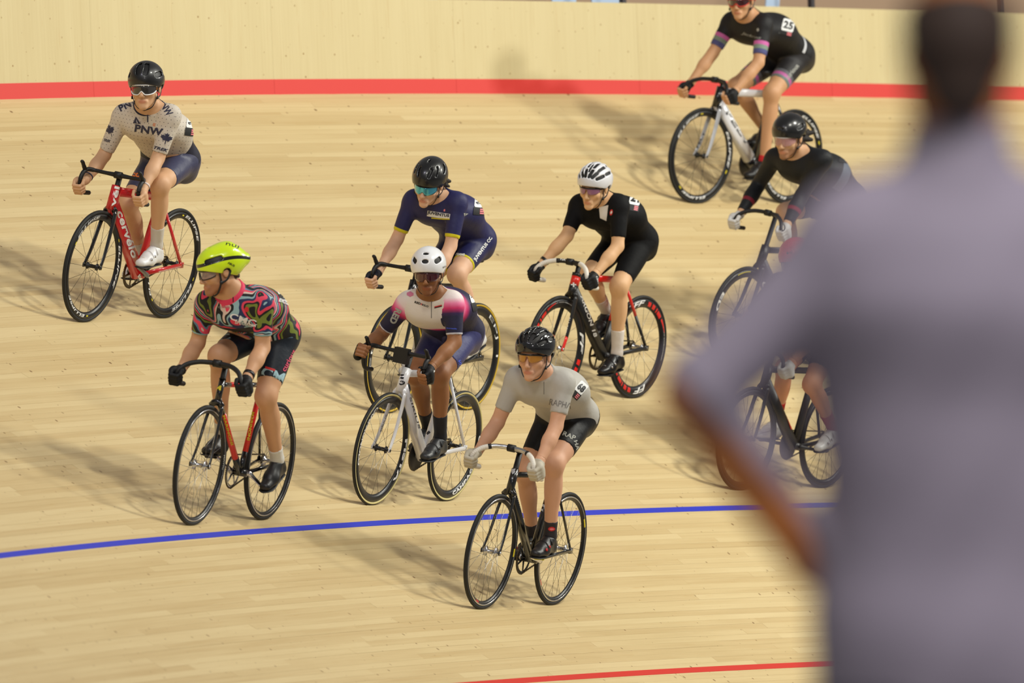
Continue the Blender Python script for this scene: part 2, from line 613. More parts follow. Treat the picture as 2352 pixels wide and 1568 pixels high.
def shape(ctx, target, poly, p0, p1, h, m, name='emblem', n=10, lift=0.0016, trunk=False):
    V, F = grid_tris(poly, n)
    return print_on(ctx, target, name, V, F, p0, p1, h, m, lift, 0.0, trunk)

BOXP = [(0, -.5), (1, -.5), (1, .5), (0, .5)]
ROUNDP = [(.08, -.5), (.92, -.5), (1, -.4), (1, .4), (.92, .5), (.08, .5), (0, .4), (0, -.4)]
_hl = [(0, .5), (.07, .36), (.16, .41), (.12, .17), (.22, .28), (.27, .21), (.40, .24), (.36, .10), (.43, .05), (.22, -.13), (.25, -.22), (.03, -.18), (.025, -.5)]
LEAFP = [(.5 + x, y) for x, y in _hl[::1]][::-1] + [(.5 - x, y) for x, y in _hl[1:]]
CIRCP = [(.5 + .5 * cos(2 * pi * k / 16), .5 * sin(2 * pi * k / 16)) for k in range(16)]
TRIP = [(0, -.5), (1, -.5), (.5, .5)]

# ------------------------------------------------------------------ bicycles
CB = mat('gloss_black_paint', (14, 14, 16), 0.25, coat=0.6)
MB_ = mat('matt_black', (18, 18, 20), 0.5)
RUB = mat('black_tyre_rubber', (20, 20, 20), 0.65)
CARB = mat('black_rim_carbon', (18, 18, 20), 0.35)
SILV = mat('polished_silver', (205, 205, 208), 0.22, 1.0)
STEEL = mat('spoke_steel', (150, 148, 145), 0.35, 0.9)
BSPOKE = mat('black_spoke', (40, 36, 32), 0.4, 0.3)
CHAINM = mat('chain_steel', (96, 84, 64), 0.4, 0.8)
WHT = mat('white_print', (236, 236, 234), 0.5)
YEL = mat('yellow_print', (226, 208, 40), 0.5)
BLKP = mat('black_print', (16, 16, 20), 0.5)
BBP = np.array([-0.085, 0, 0.28])
HUBF, HUBR = np.array([0.485, 0, 0.334]), np.array([-0.485, 0, 0.334])

def rim_half(r, D):
    t = (0.3125 - r) / D
    return float(np.interp(t, [0, 0.25, 0.6, 1.0], [0.0105, 0.0122, 0.0118, 0.0035]))

def rim_print(parent, s, hub, R, h, a_mid, a_len, D, m, name='lettering', bold=0.02, shear=0.0, poly=None, flip=False):
    """lettering bent round the left face of a rim"""
    if poly is None:
        V, F, asp = text_tris(s, bold, shear)
    else:
        V, F = grid_tris(poly, 8)
    out = []
    for x, y in V:
        if flip: x, y = 1 - x, -y
        a = radians(a_mid + (x - 0.5) * a_len)
        r = R + y * h
        out.append((hub[0] + r * cos(a), rim_half(r, D) + 0.0009, hub[2] + r * sin(a)))
    return mesh_np(name, out, F, m, parent, smooth=True)

def make_wheel(root, which, w):
    hub = HUBF if which == 'front' else HUBR
    D = w['depth']
    Ri = 0.3125 - D
    mb = MB()
    prof = [(0.3125, -0.0105), (0.3125, 0.0105), (0.3125 - D * .25, 0.0122), (0.3125 - D * .6, 0.0118), (Ri, 0.0035), (Ri, -0.0035), (0.3125 - D * .6, -0.0118), (0.3125 - D * .25, -0.0122)]
    mb.lathe(prof, hub, 96)
    wh = mb.build(which + '_wheel', w.get('rim', CARB), root)
    mb = MB()
    c, r = 0.3225, 0.0118
    n = 12
    prof, mi = [], []
    for k in range(n):
        a = 2 * pi * (k + 0.5) / n
        prof.append((c + r * cos(a), r * sin(a)))
    for k in range(n):
        am = 2 * pi * (k + 1) / n
        mi.append(1 if (w.get('side') and cos(am) < 0.45) else 0)
    mb.lathe(prof, hub, 96, mi)
    mb.build('tire', [RUB, w.get('side') or RUB], wh)
    if w.get('track'):
        mb = MB()
        for sgn in (1, -1):
            mb.lathe([(0.311, sgn * 0.0106), (0.311, sgn * 0.0117), (0.3035, sgn * 0.0130), (0.3035, sgn * 0.0118)], hub, 96)
        mb.build('brake_track', SILV, wh)
    mb = MB()
    hw = 0.05 if which == 'front' else 0.06
    hm = w.get('hub', MB_)
    fr = w.get('flange', 0.021)
    mb.lathe([(0.0, -hw), (0.007, -hw), (0.007, -0.036), (fr, -0.034), (fr, -0.030), (0.012, -0.024), (0.0115, 0.024), (fr, 0.030), (fr, 0.034), (0.007, 0.036), (0.007, hw), (0.0, hw)], hub, 24, closed=False)
    mb.loft([hub + (0, -hw - 0.013, 0), hub + (0, -hw, 0)], 0.0085, seg=6, up=(0, 0, 1))
    mb.loft([hub + (0, hw + 0.013, 0), hub + (0, hw, 0)], 0.0085, seg=6, up=(0, 0, 1))
    mb.build('hub', hm, wh)
    if which == 'rear':
        mb = MB()
        mb.lathe([(0.012, -0.049), (0.031, -0.047), (0.031, -0.044), (0.012, -0.042)], hub, 24)
        mb.build('cog', CHAINM, wh)
    ns = w['spokes']
    me = None
    for k in range(ns):
        sgn = 1 if k % 2 else -1
        a = 2 * pi * (k + 0.25) / ns
        lead = radians(w.get('lead', 62)) * (1 if (k // 2) % 2 else -1)
        p = hub + np.array([(fr - 0.002) * cos(a + lead), sgn * 0.032, (fr - 0.002) * sin(a + lead)])
        q = hub + np.array([(Ri + 0.002) * cos(a), sgn * 0.001, (Ri + 0.002) * sin(a)])
        d = q - p
        L = np.linalg.norm(d)
        if me is None:
            b2 = MB(); b2.loft([(0, 0, 0), (0, 0, 1)], w.get('sr', 0.0011), seg=4, up=(1, 0, 0))
            ob = b2.build('spoke', w.get('spoke', BSPOKE), wh)
            me = ob.data
        else:
            ob = link(bpy.data.objects.new('spoke', me), wh)
        qd = Vector(d).to_track_quat('Z', 'Y')
        ob.matrix_basis = Matrix.Translation(Vector(p)) @ qd.to_matrix().to_4x4() @ Matrix.Diagonal((1, 1, L, 1))
    return wh

def bar_path(kind, bx, bz, sg):
    if kind == 'round':
        pts = [(0, 0, 0), (.006, .05, 0), (.026, .105, -.006), (.058, .158, -.028), (.083, .19, -.066), (.075, .2, -.105), (.038, .201, -.134), (-.035, .2, -.142)]
    else:
        pts = [(0, 0, 0), (0, .09, 0), (.004, .16, .002), (.034, .19, .003), (.072, .197, -.018), (.09, .199, -.06), (.075, .2, -.105), (.035, .2, -.134), (-.04, .2, -.14)]
    return bez([(bx + x, sg * y, bz + z) for x, y, z in pts], 7)

def make_bike(key, P, S):
    ctx = Ctx(P)
    root = frame_empty('track_bicycle', P['O'], P['X'], P['Y'], P['Z'])
    tag(root, S['label'], 'bicycle', 'track bicycles of the riders')
    A = S['mats']
    pal = list(A.values())
    ki = {k: i for i, k in enumerate(A)}
    aero = S['style'] == 'aero'
    g = dict(down=(.026, .041), head=(.025, .034), seat=(.016, .032), top=(.015, .021), sstay=(.0075, .013), cstay=(.0085, .014), fork=(.009, .021)) if aero else \
        dict(down=(.0175, .0175), head=(.0185, .0185), seat=(.0150, .0150), top=(.0145, .0145), sstay=(.0075, .0075), cstay=(.009, .011), fork=(.0085, .0125))
    if S.get('big'):
        g['down'] = (.031, .046); g['head'] = (.027, .040); g['top'] = (.019, .027)
    if S.get('fat'):
        g['down'] = (.0245, .0245); g['head'] = (.0235, .0235); g['seat'] = (.018, .018); g['top'] = (.016, .016)
    bx, bz = P['bar']
    htb, htt = np.array((.361, 0, .683)), np.array((.331, 0, min(.80, bz - .055)))
    stt = np.array((-.228, 0, min(.80, P['hip'][2] - .20)))
    mb = MB()
    def tube(a, b, rr, cols, up=(0, 1, 0), seg=14, taper=None, pw=1.0):
        a, b = np.array(a, float), np.array(b, float)
        t0 = 0.0
        for t1, c in cols:
            pa, pb = a + (b - a) * t0, a + (b - a) * t1
            f0, f1 = (1, 1) if taper is None else (taper[0] + (taper[1] - taper[0]) * t0, taper[0] + (taper[1] - taper[0]) * t1)
            mb.loft([pa, pb], [rr[0] * f0, rr[0] * f1], [rr[1] * f0, rr[1] * f1], up, seg, ki[c], power=pw)
            t0 = t1
    T = S['tubes']
    pw = 0.8 if aero else 1.0
    tube(htb - (htt - htb) * .12, htt + (htt - htb) * .08, g['head'], T['head'], pw=pw)
    tube(htb + (htt - htb) * .18, BBP + (0.01, 0, 0), g['down'], T['down'], taper=(1, 1.06), pw=pw)
    tube(htt - (htt - htb) * .18, stt - (0, 0, .03), g['top'], T['top'], pw=pw)
    tube(BBP, stt, g['seat'], T['seat'], taper=(1.12, .95), pw=pw)
    for sg in (1, -1):
        tube(stt + (-.006, sg * .012, -.055), HUBR + (0.005, sg * .064, .006), g['sstay'], T['stay'], seg=10)
        tube(BBP + (-.02, sg * .02, 0), HUBR + (0.0, sg * .066, 0), g['cstay'], T['cstay'], seg=10)
        mb.box(HUBR + (0, sg * .066, 0), (.022, .004, .017), m=ki[T['cstay'][0][1]])
    mb.loft([BBP + (0, -.04, 0), BBP + (0, .04, 0)], .024 if aero else .021, up=(0, 0, 1), seg=16, m=ki[T['down'][-1][1]])
    frame = mb.build('frame', pal, root)
    # fork
    mb = MB()
    crown = htb - (htt - htb) * .10
    mb.loft([crown + (0, -.036, -.012), crown + (.0, -.02, .004), crown + (0, 0, .012), crown + (0, .02, .004), crown + (0, .036, -.012)], [.013, .016, .02, .016, .013], [.017, .02, .022, .02, .017], up=(1, 0, 0), seg=12, m=ki[T['crown']])
    for sg in (1, -1):
        pts = bez([crown + (0.0, sg * .034, -.008), crown + (.03, sg * .042, -.10), crown + (.075, sg * .049, -.24), HUBF + (0, sg * .056, 0)], 5)
        n = len(pts)
        cut = 0
        for t1, c in T['fork']:
            e = int(round(t1 * (n - 1)))
            seg_ = pts[cut:e + 1]
            f = [1.08 - .42 * (cut + q) / (n - 1) for q in range(len(seg_))]
            mb.loft(seg_, [g['fork'][0] * x for x in f], [g['fork'][1] * x for x in f], seg=10, m=ki[c])
            cut = e
        mb.box(HUBF + (0, sg * .056, 0), (.011, .004, .013), m=ki[T['fork'][-1][1]])
    fork = mb.build('fork', pal, root)
    # wheels
    wf = make_wheel(root, 'front', S['wheel'])
    wr = make_wheel(root, 'rear', S.get('wheel_rear', S['wheel']))
    # stem and bars
    mb = MB()
    ax = (htt - htb) / np.linalg.norm(htt - htb)
    top = htt + ax * max(0.02, (bz - .02 - htt[2]) / ax[2])
    mb.loft([htt + ax * .008, htt + ax * .016, top + ax * .018], [.021, .0165, .0165], up=(0, 1, 0), seg=14)
    mb.loft([top, (top + (bx, 0, bz)) / 2 + (0, 0, .003), (bx - .004, 0, bz)], [.019, .016, .018], [.018, .015, .019], seg=12)
    mb.loft([(bx, -.022, bz), (bx, .022, bz)], .0215, up=(0, 0, 1), seg=14)
    stem = mb.build('stem', S.get('stem', MB_), root)
    if S.get('spider'):
        mb = MB(); mb.box((bx + .004, 0, bz - .02), (.022, .045, .045)); mb.build('bar_mount', MB_, stem, False)
    mb = MB()
    for sg in (1, -1):
        path = bar_path(S['bars'], bx, bz, sg)
        n = len(path)
        ts = S.get('tape_start', 2.0)
        k0 = int(ts * n) if ts < 1 else n
        rad = [(.0135 if S['bars'] == 'round' else .0125)] * n
        body = path[:min(n, k0 + 1)]
        if S['bars'] == 'flat':
            ra = [.0115 + .004 * max(0, 1 - i / 6.0) + .002 * (i > 14) for i in range(len(body))]
            mb.loft(body, ra, ra, up=(0, 0, 1), seg=10, m=0)
            h0 = np.array((bx + .05, sg * .196, bz - .004))
            mb.loft(bez([h0, h0 + (.028, sg * .001, .030), h0 + (.05, 0, .052), h0 + (.064, 0, .052)], 4), [.013] * 4 + [.0115] * 4 + [.010] * 4 + [.007], up=(0, 1, 0), seg=10, m=0)
        else:
            mb.loft(body, rad[:len(body)], up=(0, 0, 1), seg=12, m=0)
        if k0 < n:
            tp = bez(path[k0:], 3)
            rr = [.0160 if i % 4 < 2 else .0150 for i in range(len(tp))]
            mb.loft(tp, rr, up=(0, 0, 1), seg=12, m=1)
            mb.loft(path[max(k0 - 2, 0):k0 + 1], .0155, up=(0, 0, 1), seg=12, m=2)
    bars = mb.build('handlebar', [S['bar_mat'], S.get('tape', MB_), MB_], root)
    # saddle and seatpost
    hx, hz = P['hip'][0], P['hip'][2]
    sz = hz - .125
    st_x = -.228 - (sz - .8) * .27
    mb = MB()
    mb.loft([stt - (0, 0, .02), (st_x, 0, sz - .04)], .0135 if not aero else .011, .0135 if not aero else .022, seg=10)
    mb.build('seatpost', S.get('post', MB_), root)
    mb = MB()
    xs = [.16, .13, .05, -.02, -.08, -.12, -.135]
    ws = [.008, .017, .022, .045, .068, .066, .04]
    mb.loft([(st_x + .0 + x, 0, sz - .012 + (.006 if x < -.06 else 0)) for x in xs], ws, [.008, .013, .016, .018, .02, .018, .01], seg=12)
    for sg in (1, -1):
        mb.loft([(st_x + .11, sg * .01, sz - .02), (st_x + .03, sg * .022, sz - .045), (st_x - .05, sg * .022, sz - .045), (st_x - .11, sg * .02, sz - .02)], .0035, seg=6)
    mb.build('saddle', S.get('saddle', MB_), root)
    # drive
    ca = radians(P['crank'])
    cm = S.get('crank', SILV)
    mb = MB()
    c = BBP + (0, -.044, 0)
    if S.get('disc'):
        mb.lathe([(0.0, -.004), (.092, -.003), (.092, .003), (0.0, .004)], c, 48, closed=False)
    else:
        mb.lathe([(.079, -.002), (.093, -.002), (.093, .002), (.079, .002)], c, 48)
        for k in range(5):
            a = ca + 2 * pi * k / 5 + .6
            d = np.array((cos(a), 0, sin(a)))
            mb.loft([c + d * .012, c + d * .083], [.0035, .003], [.011, .006], up=(0, 1, 0), seg=8)
    for k in range(48):
        a = 2 * pi * k / 48
        d = np.array((cos(a), 0, sin(a)))
        mb.box(c + d * .0945, (.003, .0016, .002), (d, (0, 1, 0), (-sin(a), 0, cos(a))))
    mb.lathe([(0, -.018), (.016, -.018), (.02, -.006), (.02, .012), (0, .012)], c, 20, closed=False)
    mb.build('chainring', S.get('ring', cm), root)
    for sg, aa in ((1, ca), (-1, ca + pi)):
        d = np.array((cos(aa), 0, sin(aa)))
        b0 = BBP + (0, sg * .062, 0)
        mb = MB()
        mb.loft([b0 - d * .018, b0, b0 + d * .06 + (0, sg * .006, 0), b0 + d * .168 + (0, sg * .016, 0), b0 + d * .18 + (0, sg * .016, 0)], [.006, .009, .008, .007, .004], [.013, .016, .0115, .012, .007], up=(0, 1, 0), seg=10)
        mb.loft([BBP + (0, sg * .035, 0), b0], .012, up=(0, 0, 1), seg=12)
        mb.build('crank_arm', cm, root)
        pc = BBP + d * .168 + (0, sg * .125, 0)
        mb = MB()
        mb.loft([pc + (0, -sg * .045, 0), pc + (0, sg * .03, 0)], .006, up=(0, 0, 1), seg=8)
        mb.loft([pc + (-.042, 0, 0), pc + (-.02, 0, .004), pc + (.02, 0, .004), pc + (.045, 0, .0)], [.018, .03, .03, .016], [.007, .010, .010, .006], seg=8)
        mb.build('pedal', S.get('pedal', MB_), root)
    mb = MB()
    rc, rh = c, HUBR + (0, -.0455, 0)
    for sgz in (1, -1):
        p, q = rc + (0, 0, sgz * .094), rh + (0, 0, sgz * .032)
        n = 34
        for k in range(n):
            m_ = p + (q - p) * (k + .5) / n
            dd = (q - p) / np.linalg.norm(q - p)
            mb.box(m_, (.0055, .0035 if k % 2 else .0022, .004), (dd, (0, 1, 0), np.cross(dd, (0, 1, 0))))
    for k in range(26):
        a = pi / 2 - pi * k / 25
        mb.box(rc + np.array((cos(a), 0, sin(a))) * .096, (.005, .0032, .0035), ((-sin(a), 0, cos(a)), (0, 1, 0), (cos(a), 0, sin(a))))
    for k in range(10):
        a = pi / 2 + pi * k / 9
        mb.box(rh + np.array((cos(a), 0, sin(a))) * .033, (.005, .0032, .0035), ((-sin(a), 0, cos(a)), (0, 1, 0), (cos(a), 0, sin(a))))
    mb.build('chain', CHAINM, root, False)
    return dict(ctx=ctx, root=root, frame=frame, fork=fork, wf=wf, wr=wr, stem=stem, bars=bars, depth=S['wheel']['depth'])
# ------------------------------------------------------------------ bodies: smooth fields turned into one skin
A3 = lambda *v: np.array(v, float)
def unit(v):
    v = np.asarray(v, float)
    return v / (np.linalg.norm(v) + 1e-12)

class Cone:
    """tapered limb from a to b; bulge swells the middle; n,f flatten or widen across n"""
    def __init__(self, a, b, ra, rb, bulge=0.0, n=None, f=1.0, k=0.02):
        self.a, self.b = np.asarray(a, float), np.asarray(b, float)
        self.ra, self.rb, self.bu, self.f, self.k = ra, rb, bulge, f, k
        self.n = None if n is None else unit(n)
    def bounds(self):
        r = (max(self.ra, self.rb) + abs(self.bu)) * max(1, self.f)
        return np.minimum(self.a, self.b) - r, np.maximum(self.a, self.b) + r
    def ev(self, x, y, z):
        a, ba = self.a, self.b - self.a
        L2 = float(ba @ ba) + 1e-12
        px, py, pz = x - a[0], y - a[1], z - a[2]
        t = np.clip((px * ba[0] + py * ba[1] + pz * ba[2]) / L2, 0, 1)
        wx, wy, wz = px - ba[0] * t, py - ba[1] * t, pz - ba[2] * t
        s = 1.0
        if self.n is not None:
            n = self.n
            wn = (wx * n[0] + wy * n[1] + wz * n[2]) * (1.0 / self.f - 1.0)
            wx, wy, wz = wx + n[0] * wn, wy + n[1] * wn, wz + n[2] * wn
            s = min(1.0, self.f) if self.f < 1 else 1.0
        return (np.sqrt(wx * wx + wy * wy + wz * wz) - (self.ra + (self.rb - self.ra) * t + self.bu * 4 * t * (1 - t))) * s

class Ell:
    def __init__(self, c, r, R=None, k=0.02):
        self.c, self.r, self.k = np.asarray(c, float), np.asarray(r, float), k
        self.R = np.eye(3) if R is None else np.asarray(R, float)
    def bounds(self):
        m = self.r.max()
        return self.c - m, self.c + m
    def ev(self, x, y, z):
        px, py, pz = x - self.c[0], y - self.c[1], z - self.c[2]
        k0 = k1 = 0
        for i in range(3):
            q = px * self.R[i, 0] + py * self.R[i, 1] + pz * self.R[i, 2]
            k0 = k0 + (q / self.r[i]) ** 2
            k1 = k1 + (q / self.r[i] ** 2) ** 2
        k0, k1 = np.sqrt(k0), np.sqrt(k1) + 1e-9
        return k0 * (k0 - 1.0) / k1

def smin(a, b, k):
    if k <= 0:
        return np.minimum(a, b)
    h = np.maximum(k - np.abs(a - b), 0) / k
    return np.minimum(a, b) - h * h * k * 0.25

class Grid:
    def __init__(self, lo, hi, h):
        self.lo = np.asarray(lo, float); self.h = h
        self.n = np.ceil((np.asarray(hi) - self.lo) / h).astype(int) + 1
        self.ax = [(self.lo[i] + h * np.arange(self.n[i])).astype(np.float32) for i in range(3)]
    def new(self):
        return np.full(self.n, 0.5, np.float32)
    def xyz(self):
        return self.ax[0][:, None, None], self.ax[1][None, :, None], self.ax[2][None, None, :]
    def field(self, prims, D=None):
        D = self.new() if D is None else D
        for p in prims:
            lo, hi = p.bounds()
            pad = p.k + 3 * self.h + 0.02
            i0 = np.clip(np.floor((lo - pad - self.lo) / self.h).astype(int), 0, self.n)
            i1 = np.clip(np.ceil((hi + pad - self.lo) / self.h).astype(int) + 1, 0, self.n)
            if (i1 - i0 < 1).any():
                continue
            sl = tuple(slice(a, b) for a, b in zip(i0, i1))
            e = p.ev(self.ax[0][sl[0]][:, None, None], self.ax[1][sl[1]][None, :, None], self.ax[2][sl[2]][None, None, :])
            D[sl] = smin(D[sl], e.astype(np.float32), p.k)
        return D
    def plane(self, p, n):
        x, y, z = self.xyz()
        n = unit(n)
        return ((x - p[0]) * n[0] + (y - p[1]) * n[1] + (z - p[2]) * n[2]).astype(np.float32)

def nets(D, g):
    """surface nets"""
    S = D < 0
    nx, ny, nz = D.shape
    cnt = np.zeros((nx - 1, ny - 1, nz - 1), np.int8)
    for i in (0, 1):
        for j in (0, 1):
            for k in (0, 1):
                cnt += S[i:nx - 1 + i, j:ny - 1 + j, k:nz - 1 + k]
    mask = (cnt > 0) & (cnt < 8)
    I = np.array(np.nonzero(mask))
    n = I.shape[1]
    idx = np.full(mask.shape, -1, np.int32)
    idx[mask] = np.arange(n)
    acc = np.zeros((n, 3)); w = np.zeros(n)
    for ax in range(3):
        o1, o2 = [q for q in range(3) if q != ax]
        for u in (0, 1):
            for v in (0, 1):
                a = [0, 0, 0]; a[o1] = u; a[o2] = v
                b = list(a); b[ax] = 1
                da = D[I[0] + a[0], I[1] + a[1], I[2] + a[2]]
                db = D[I[0] + b[0], I[1] + b[1], I[2] + b[2]]
                m = (da < 0) != (db < 0)
                t = np.where(m, da / np.where(m, da - db, 1), 0)
                pt = np.tile(np.array(a, float), (n, 1)); pt[:, ax] += t
                acc[m] += pt[m]; w[m] += 1
    V = g.lo + g.h * (I.T + acc / w[:, None])
    Q = []
    for ax in range(3):
        o1, o2 = (ax + 1) % 3, (ax + 2) % 3
        sa = [slice(None)] * 3; sb = [slice(None)] * 3
        sa[ax] = slice(0, -1); sb[ax] = slice(1, None)
        ch = S[tuple(sa)] != S[tuple(sb)]
        E = np.array(np.nonzero(ch))
        ok = (E[o1] > 0) & (E[o2] > 0) & (E[o1] < D.shape[o1] - 1) & (E[o2] < D.shape[o2] - 1)
        E = E[:, ok]
        def cell(du, dv):
            q = E.copy(); q[o1] += du; q[o2] += dv
            return idx[q[0], q[1], q[2]]
        q = np.stack([cell(-1, -1), cell(0, -1), cell(0, 0), cell(-1, 0)], 1)
        fl = ~S[E[0], E[1], E[2]]
        q[fl] = q[fl][:, ::-1]
        Q.append(q)
    return V, np.concatenate(Q)

def skin_mesh(name, parts, mats, parent, attrs=None, **kw):
    """parts: list of (D, grid); joined into one mesh"""
    Vs, Fs, n = [], [], 0
    for D, g in parts:
        V, F = nets(D, g)
        Vs.append(V); Fs.append(F + n); n += len(V)
    V, F = np.concatenate(Vs), np.concatenate(Fs)
    at = attrs(V) if attrs else None
    return mesh_np(name, V, F, mats, parent, attrs=at, **kw), V, F

def head_axes(P, H):
    """face direction given against the line to the camera, then put in the local frame"""
    M = np.array([P['X'], P['Y'], P['Z']])
    ya, pi_, ro = radians(H['yaw']), radians(H['pitch']), radians(H.get('roll', 0))
    f = np.array([-sin(ya) * cos(pi_), -cos(ya) * cos(pi_), -sin(pi_)])
    l = unit(np.cross((0, 0, 1), f))
    u = np.cross(f, l)
    l2 = l * cos(ro) + u * sin(ro)
    u2 = np.cross(f, l2)
    return M @ f, M @ l2, M @ u2

def skin_material(name, rgb):
    n = NT(name, 0.5, 0.35, bump=False)
    c = n.attr('tint', 'Color')
    mot = n.noise(n.obj(), 35, 3)
    base = n.mix(n.math('MULTIPLY', mot, 0.25), rgb, tuple(int(v * f) for v, f in zip(rgb, (0.97, 0.90, 0.84))))
    n.b.inputs['Subsurface Weight'].default_value = 0.0
    n.b.inputs['Subsurface Radius'].default_value = (0.01, 0.004, 0.002)
    n.b.inputs['Subsurface Scale'].default_value = 0.6
    return n.done(n.mix(1.0, base, c, 'MULTIPLY'))

def head_prims(hc, f, l, u, sc, slim=1.0):
    def q(x, y, z): return hc + (f * x + l * y * slim + u * z) * sc
    R = np.array([f, l, u])
    E = lambda x, y, z, r, k=.012: Ell(q(x, y, z), np.array(r) * sc * np.array((1, slim, 1)), R, k * sc)
    C = lambda a, b, ra, rb, k=.012, **kw: Cone(q(*a), q(*b), ra * sc, rb * sc, k=k * sc, **kw)
    add = [E(-.012, 0, .035, (.098, .077, .092)), E(.030, 0, -.034, (.064, .060, .082), .02),
           C((.0, .046, -.060), (.070, .010, -.112), .025, .016, .02), C((.0, -.046, -.060), (.070, -.010, -.112), .025, .016, .02),
           E(.079, 0, -.112, (.019, .021, .018), .018),
           E(.058, .042, -.036, (.026, .021, .022), .02), E(.058, -.042, -.036, (.026, .021, .022), .02),
           C((.082, .030, .008), (.084, -.030, .008), .014, .014, .018),
           C((.090, 0, -.006), (.1125, 0, -.050), .0075, .0115, .010),
           E(.101, .011, -.055, (.010, .008, .0075), .008), E(.101, -.011, -.055, (.010, .008, .0075), .008),
           E(.084, 0, -.084, (.016, .030, .018), .015),
           E(.0905, 0, -.0808, (.0080, .0225, .0046), .005), E(.0885, 0, -.0900, (.0080, .0195, .0056), .005),
           E(-.008, .078, -.010, (.019, .008, .031), .008), E(-.008, -.078, -.010, (.019, .008, .031), .008)]
    return add, q, R

def hand_prims(B, a, W, sg, open_=False):
    """palm, four curled fingers and thumb round the bar point B (bar direction a)"""
    e1 = W - B
    e1 = unit(e1 - a * (e1 @ a))
    out = A3(0, sg, 0.0)
    e2 = out - a * (out @ a) - e1 * (out @ e1)
    e2 = unit(e2)
    p = lambda x, y, z: B + e1 * x + e2 * y + a * z
    palm = [Cone(W, p(.035, .015, 0), .025, .030, k=.02, n=e2, f=.8), Cone(p(.026, .024, .028), p(.026, .024, -.030), .021, .020, k=.018),
            Cone(p(.012, .031, .028), p(.012, .031, -.030), .015, .014, k=.014), Cone(p(.04, -.002, .022), p(.03, -.016, .03), .017, .014, k=.015)]
    prox, dist = [], []
    rs = (.0105, .011, .0105, .0093)
    for i, o in enumerate((.031, .0105, -.0100, -.0290)):
        r = rs[i]; L = (1.0, 1.06, 1.0, .86)[i]
        k1, k2, k3, k4 = p(.006, .033, o), p(-.028 * L, .024, o), p(-.028 * L, -.014, o * .97), p(-.004, -.028 * L, o * .95)
        prox.append(Cone(k1, k2, r * 1.08, r, k=.004))
        dist += [Cone(k2, k3, r, r * .93, k=.004), Cone(k3, k4, r * .93, r * .85, k=.004)]
    thumb = [Cone(p(.036, -.010, .030), p(.012, -.027, .043), .0135, .0115, k=.008), Cone(p(.012, -.027, .043), p(-.014, -.026, .036), .0112, .0092, k=.004)]
    return palm, prox, dist, thumb

def foot_frame(P, side):
    sg = 1 if side == 'L' else -1
    a = radians(P['crank'] + (0 if side == 'L' else 180))
    ped = BBP + A3(.168 * cos(a), sg * .125, .168 * sin(a))
    pt = radians(P['pitch' + side])
    c, s = cos(pt), sin(pt)
    loc = lambda x, y, z: ped + A3(x * c + z * s, sg * y, -x * s + z * c)
    return ped, loc, A3(c, 0, -s), A3(s, 0, c)

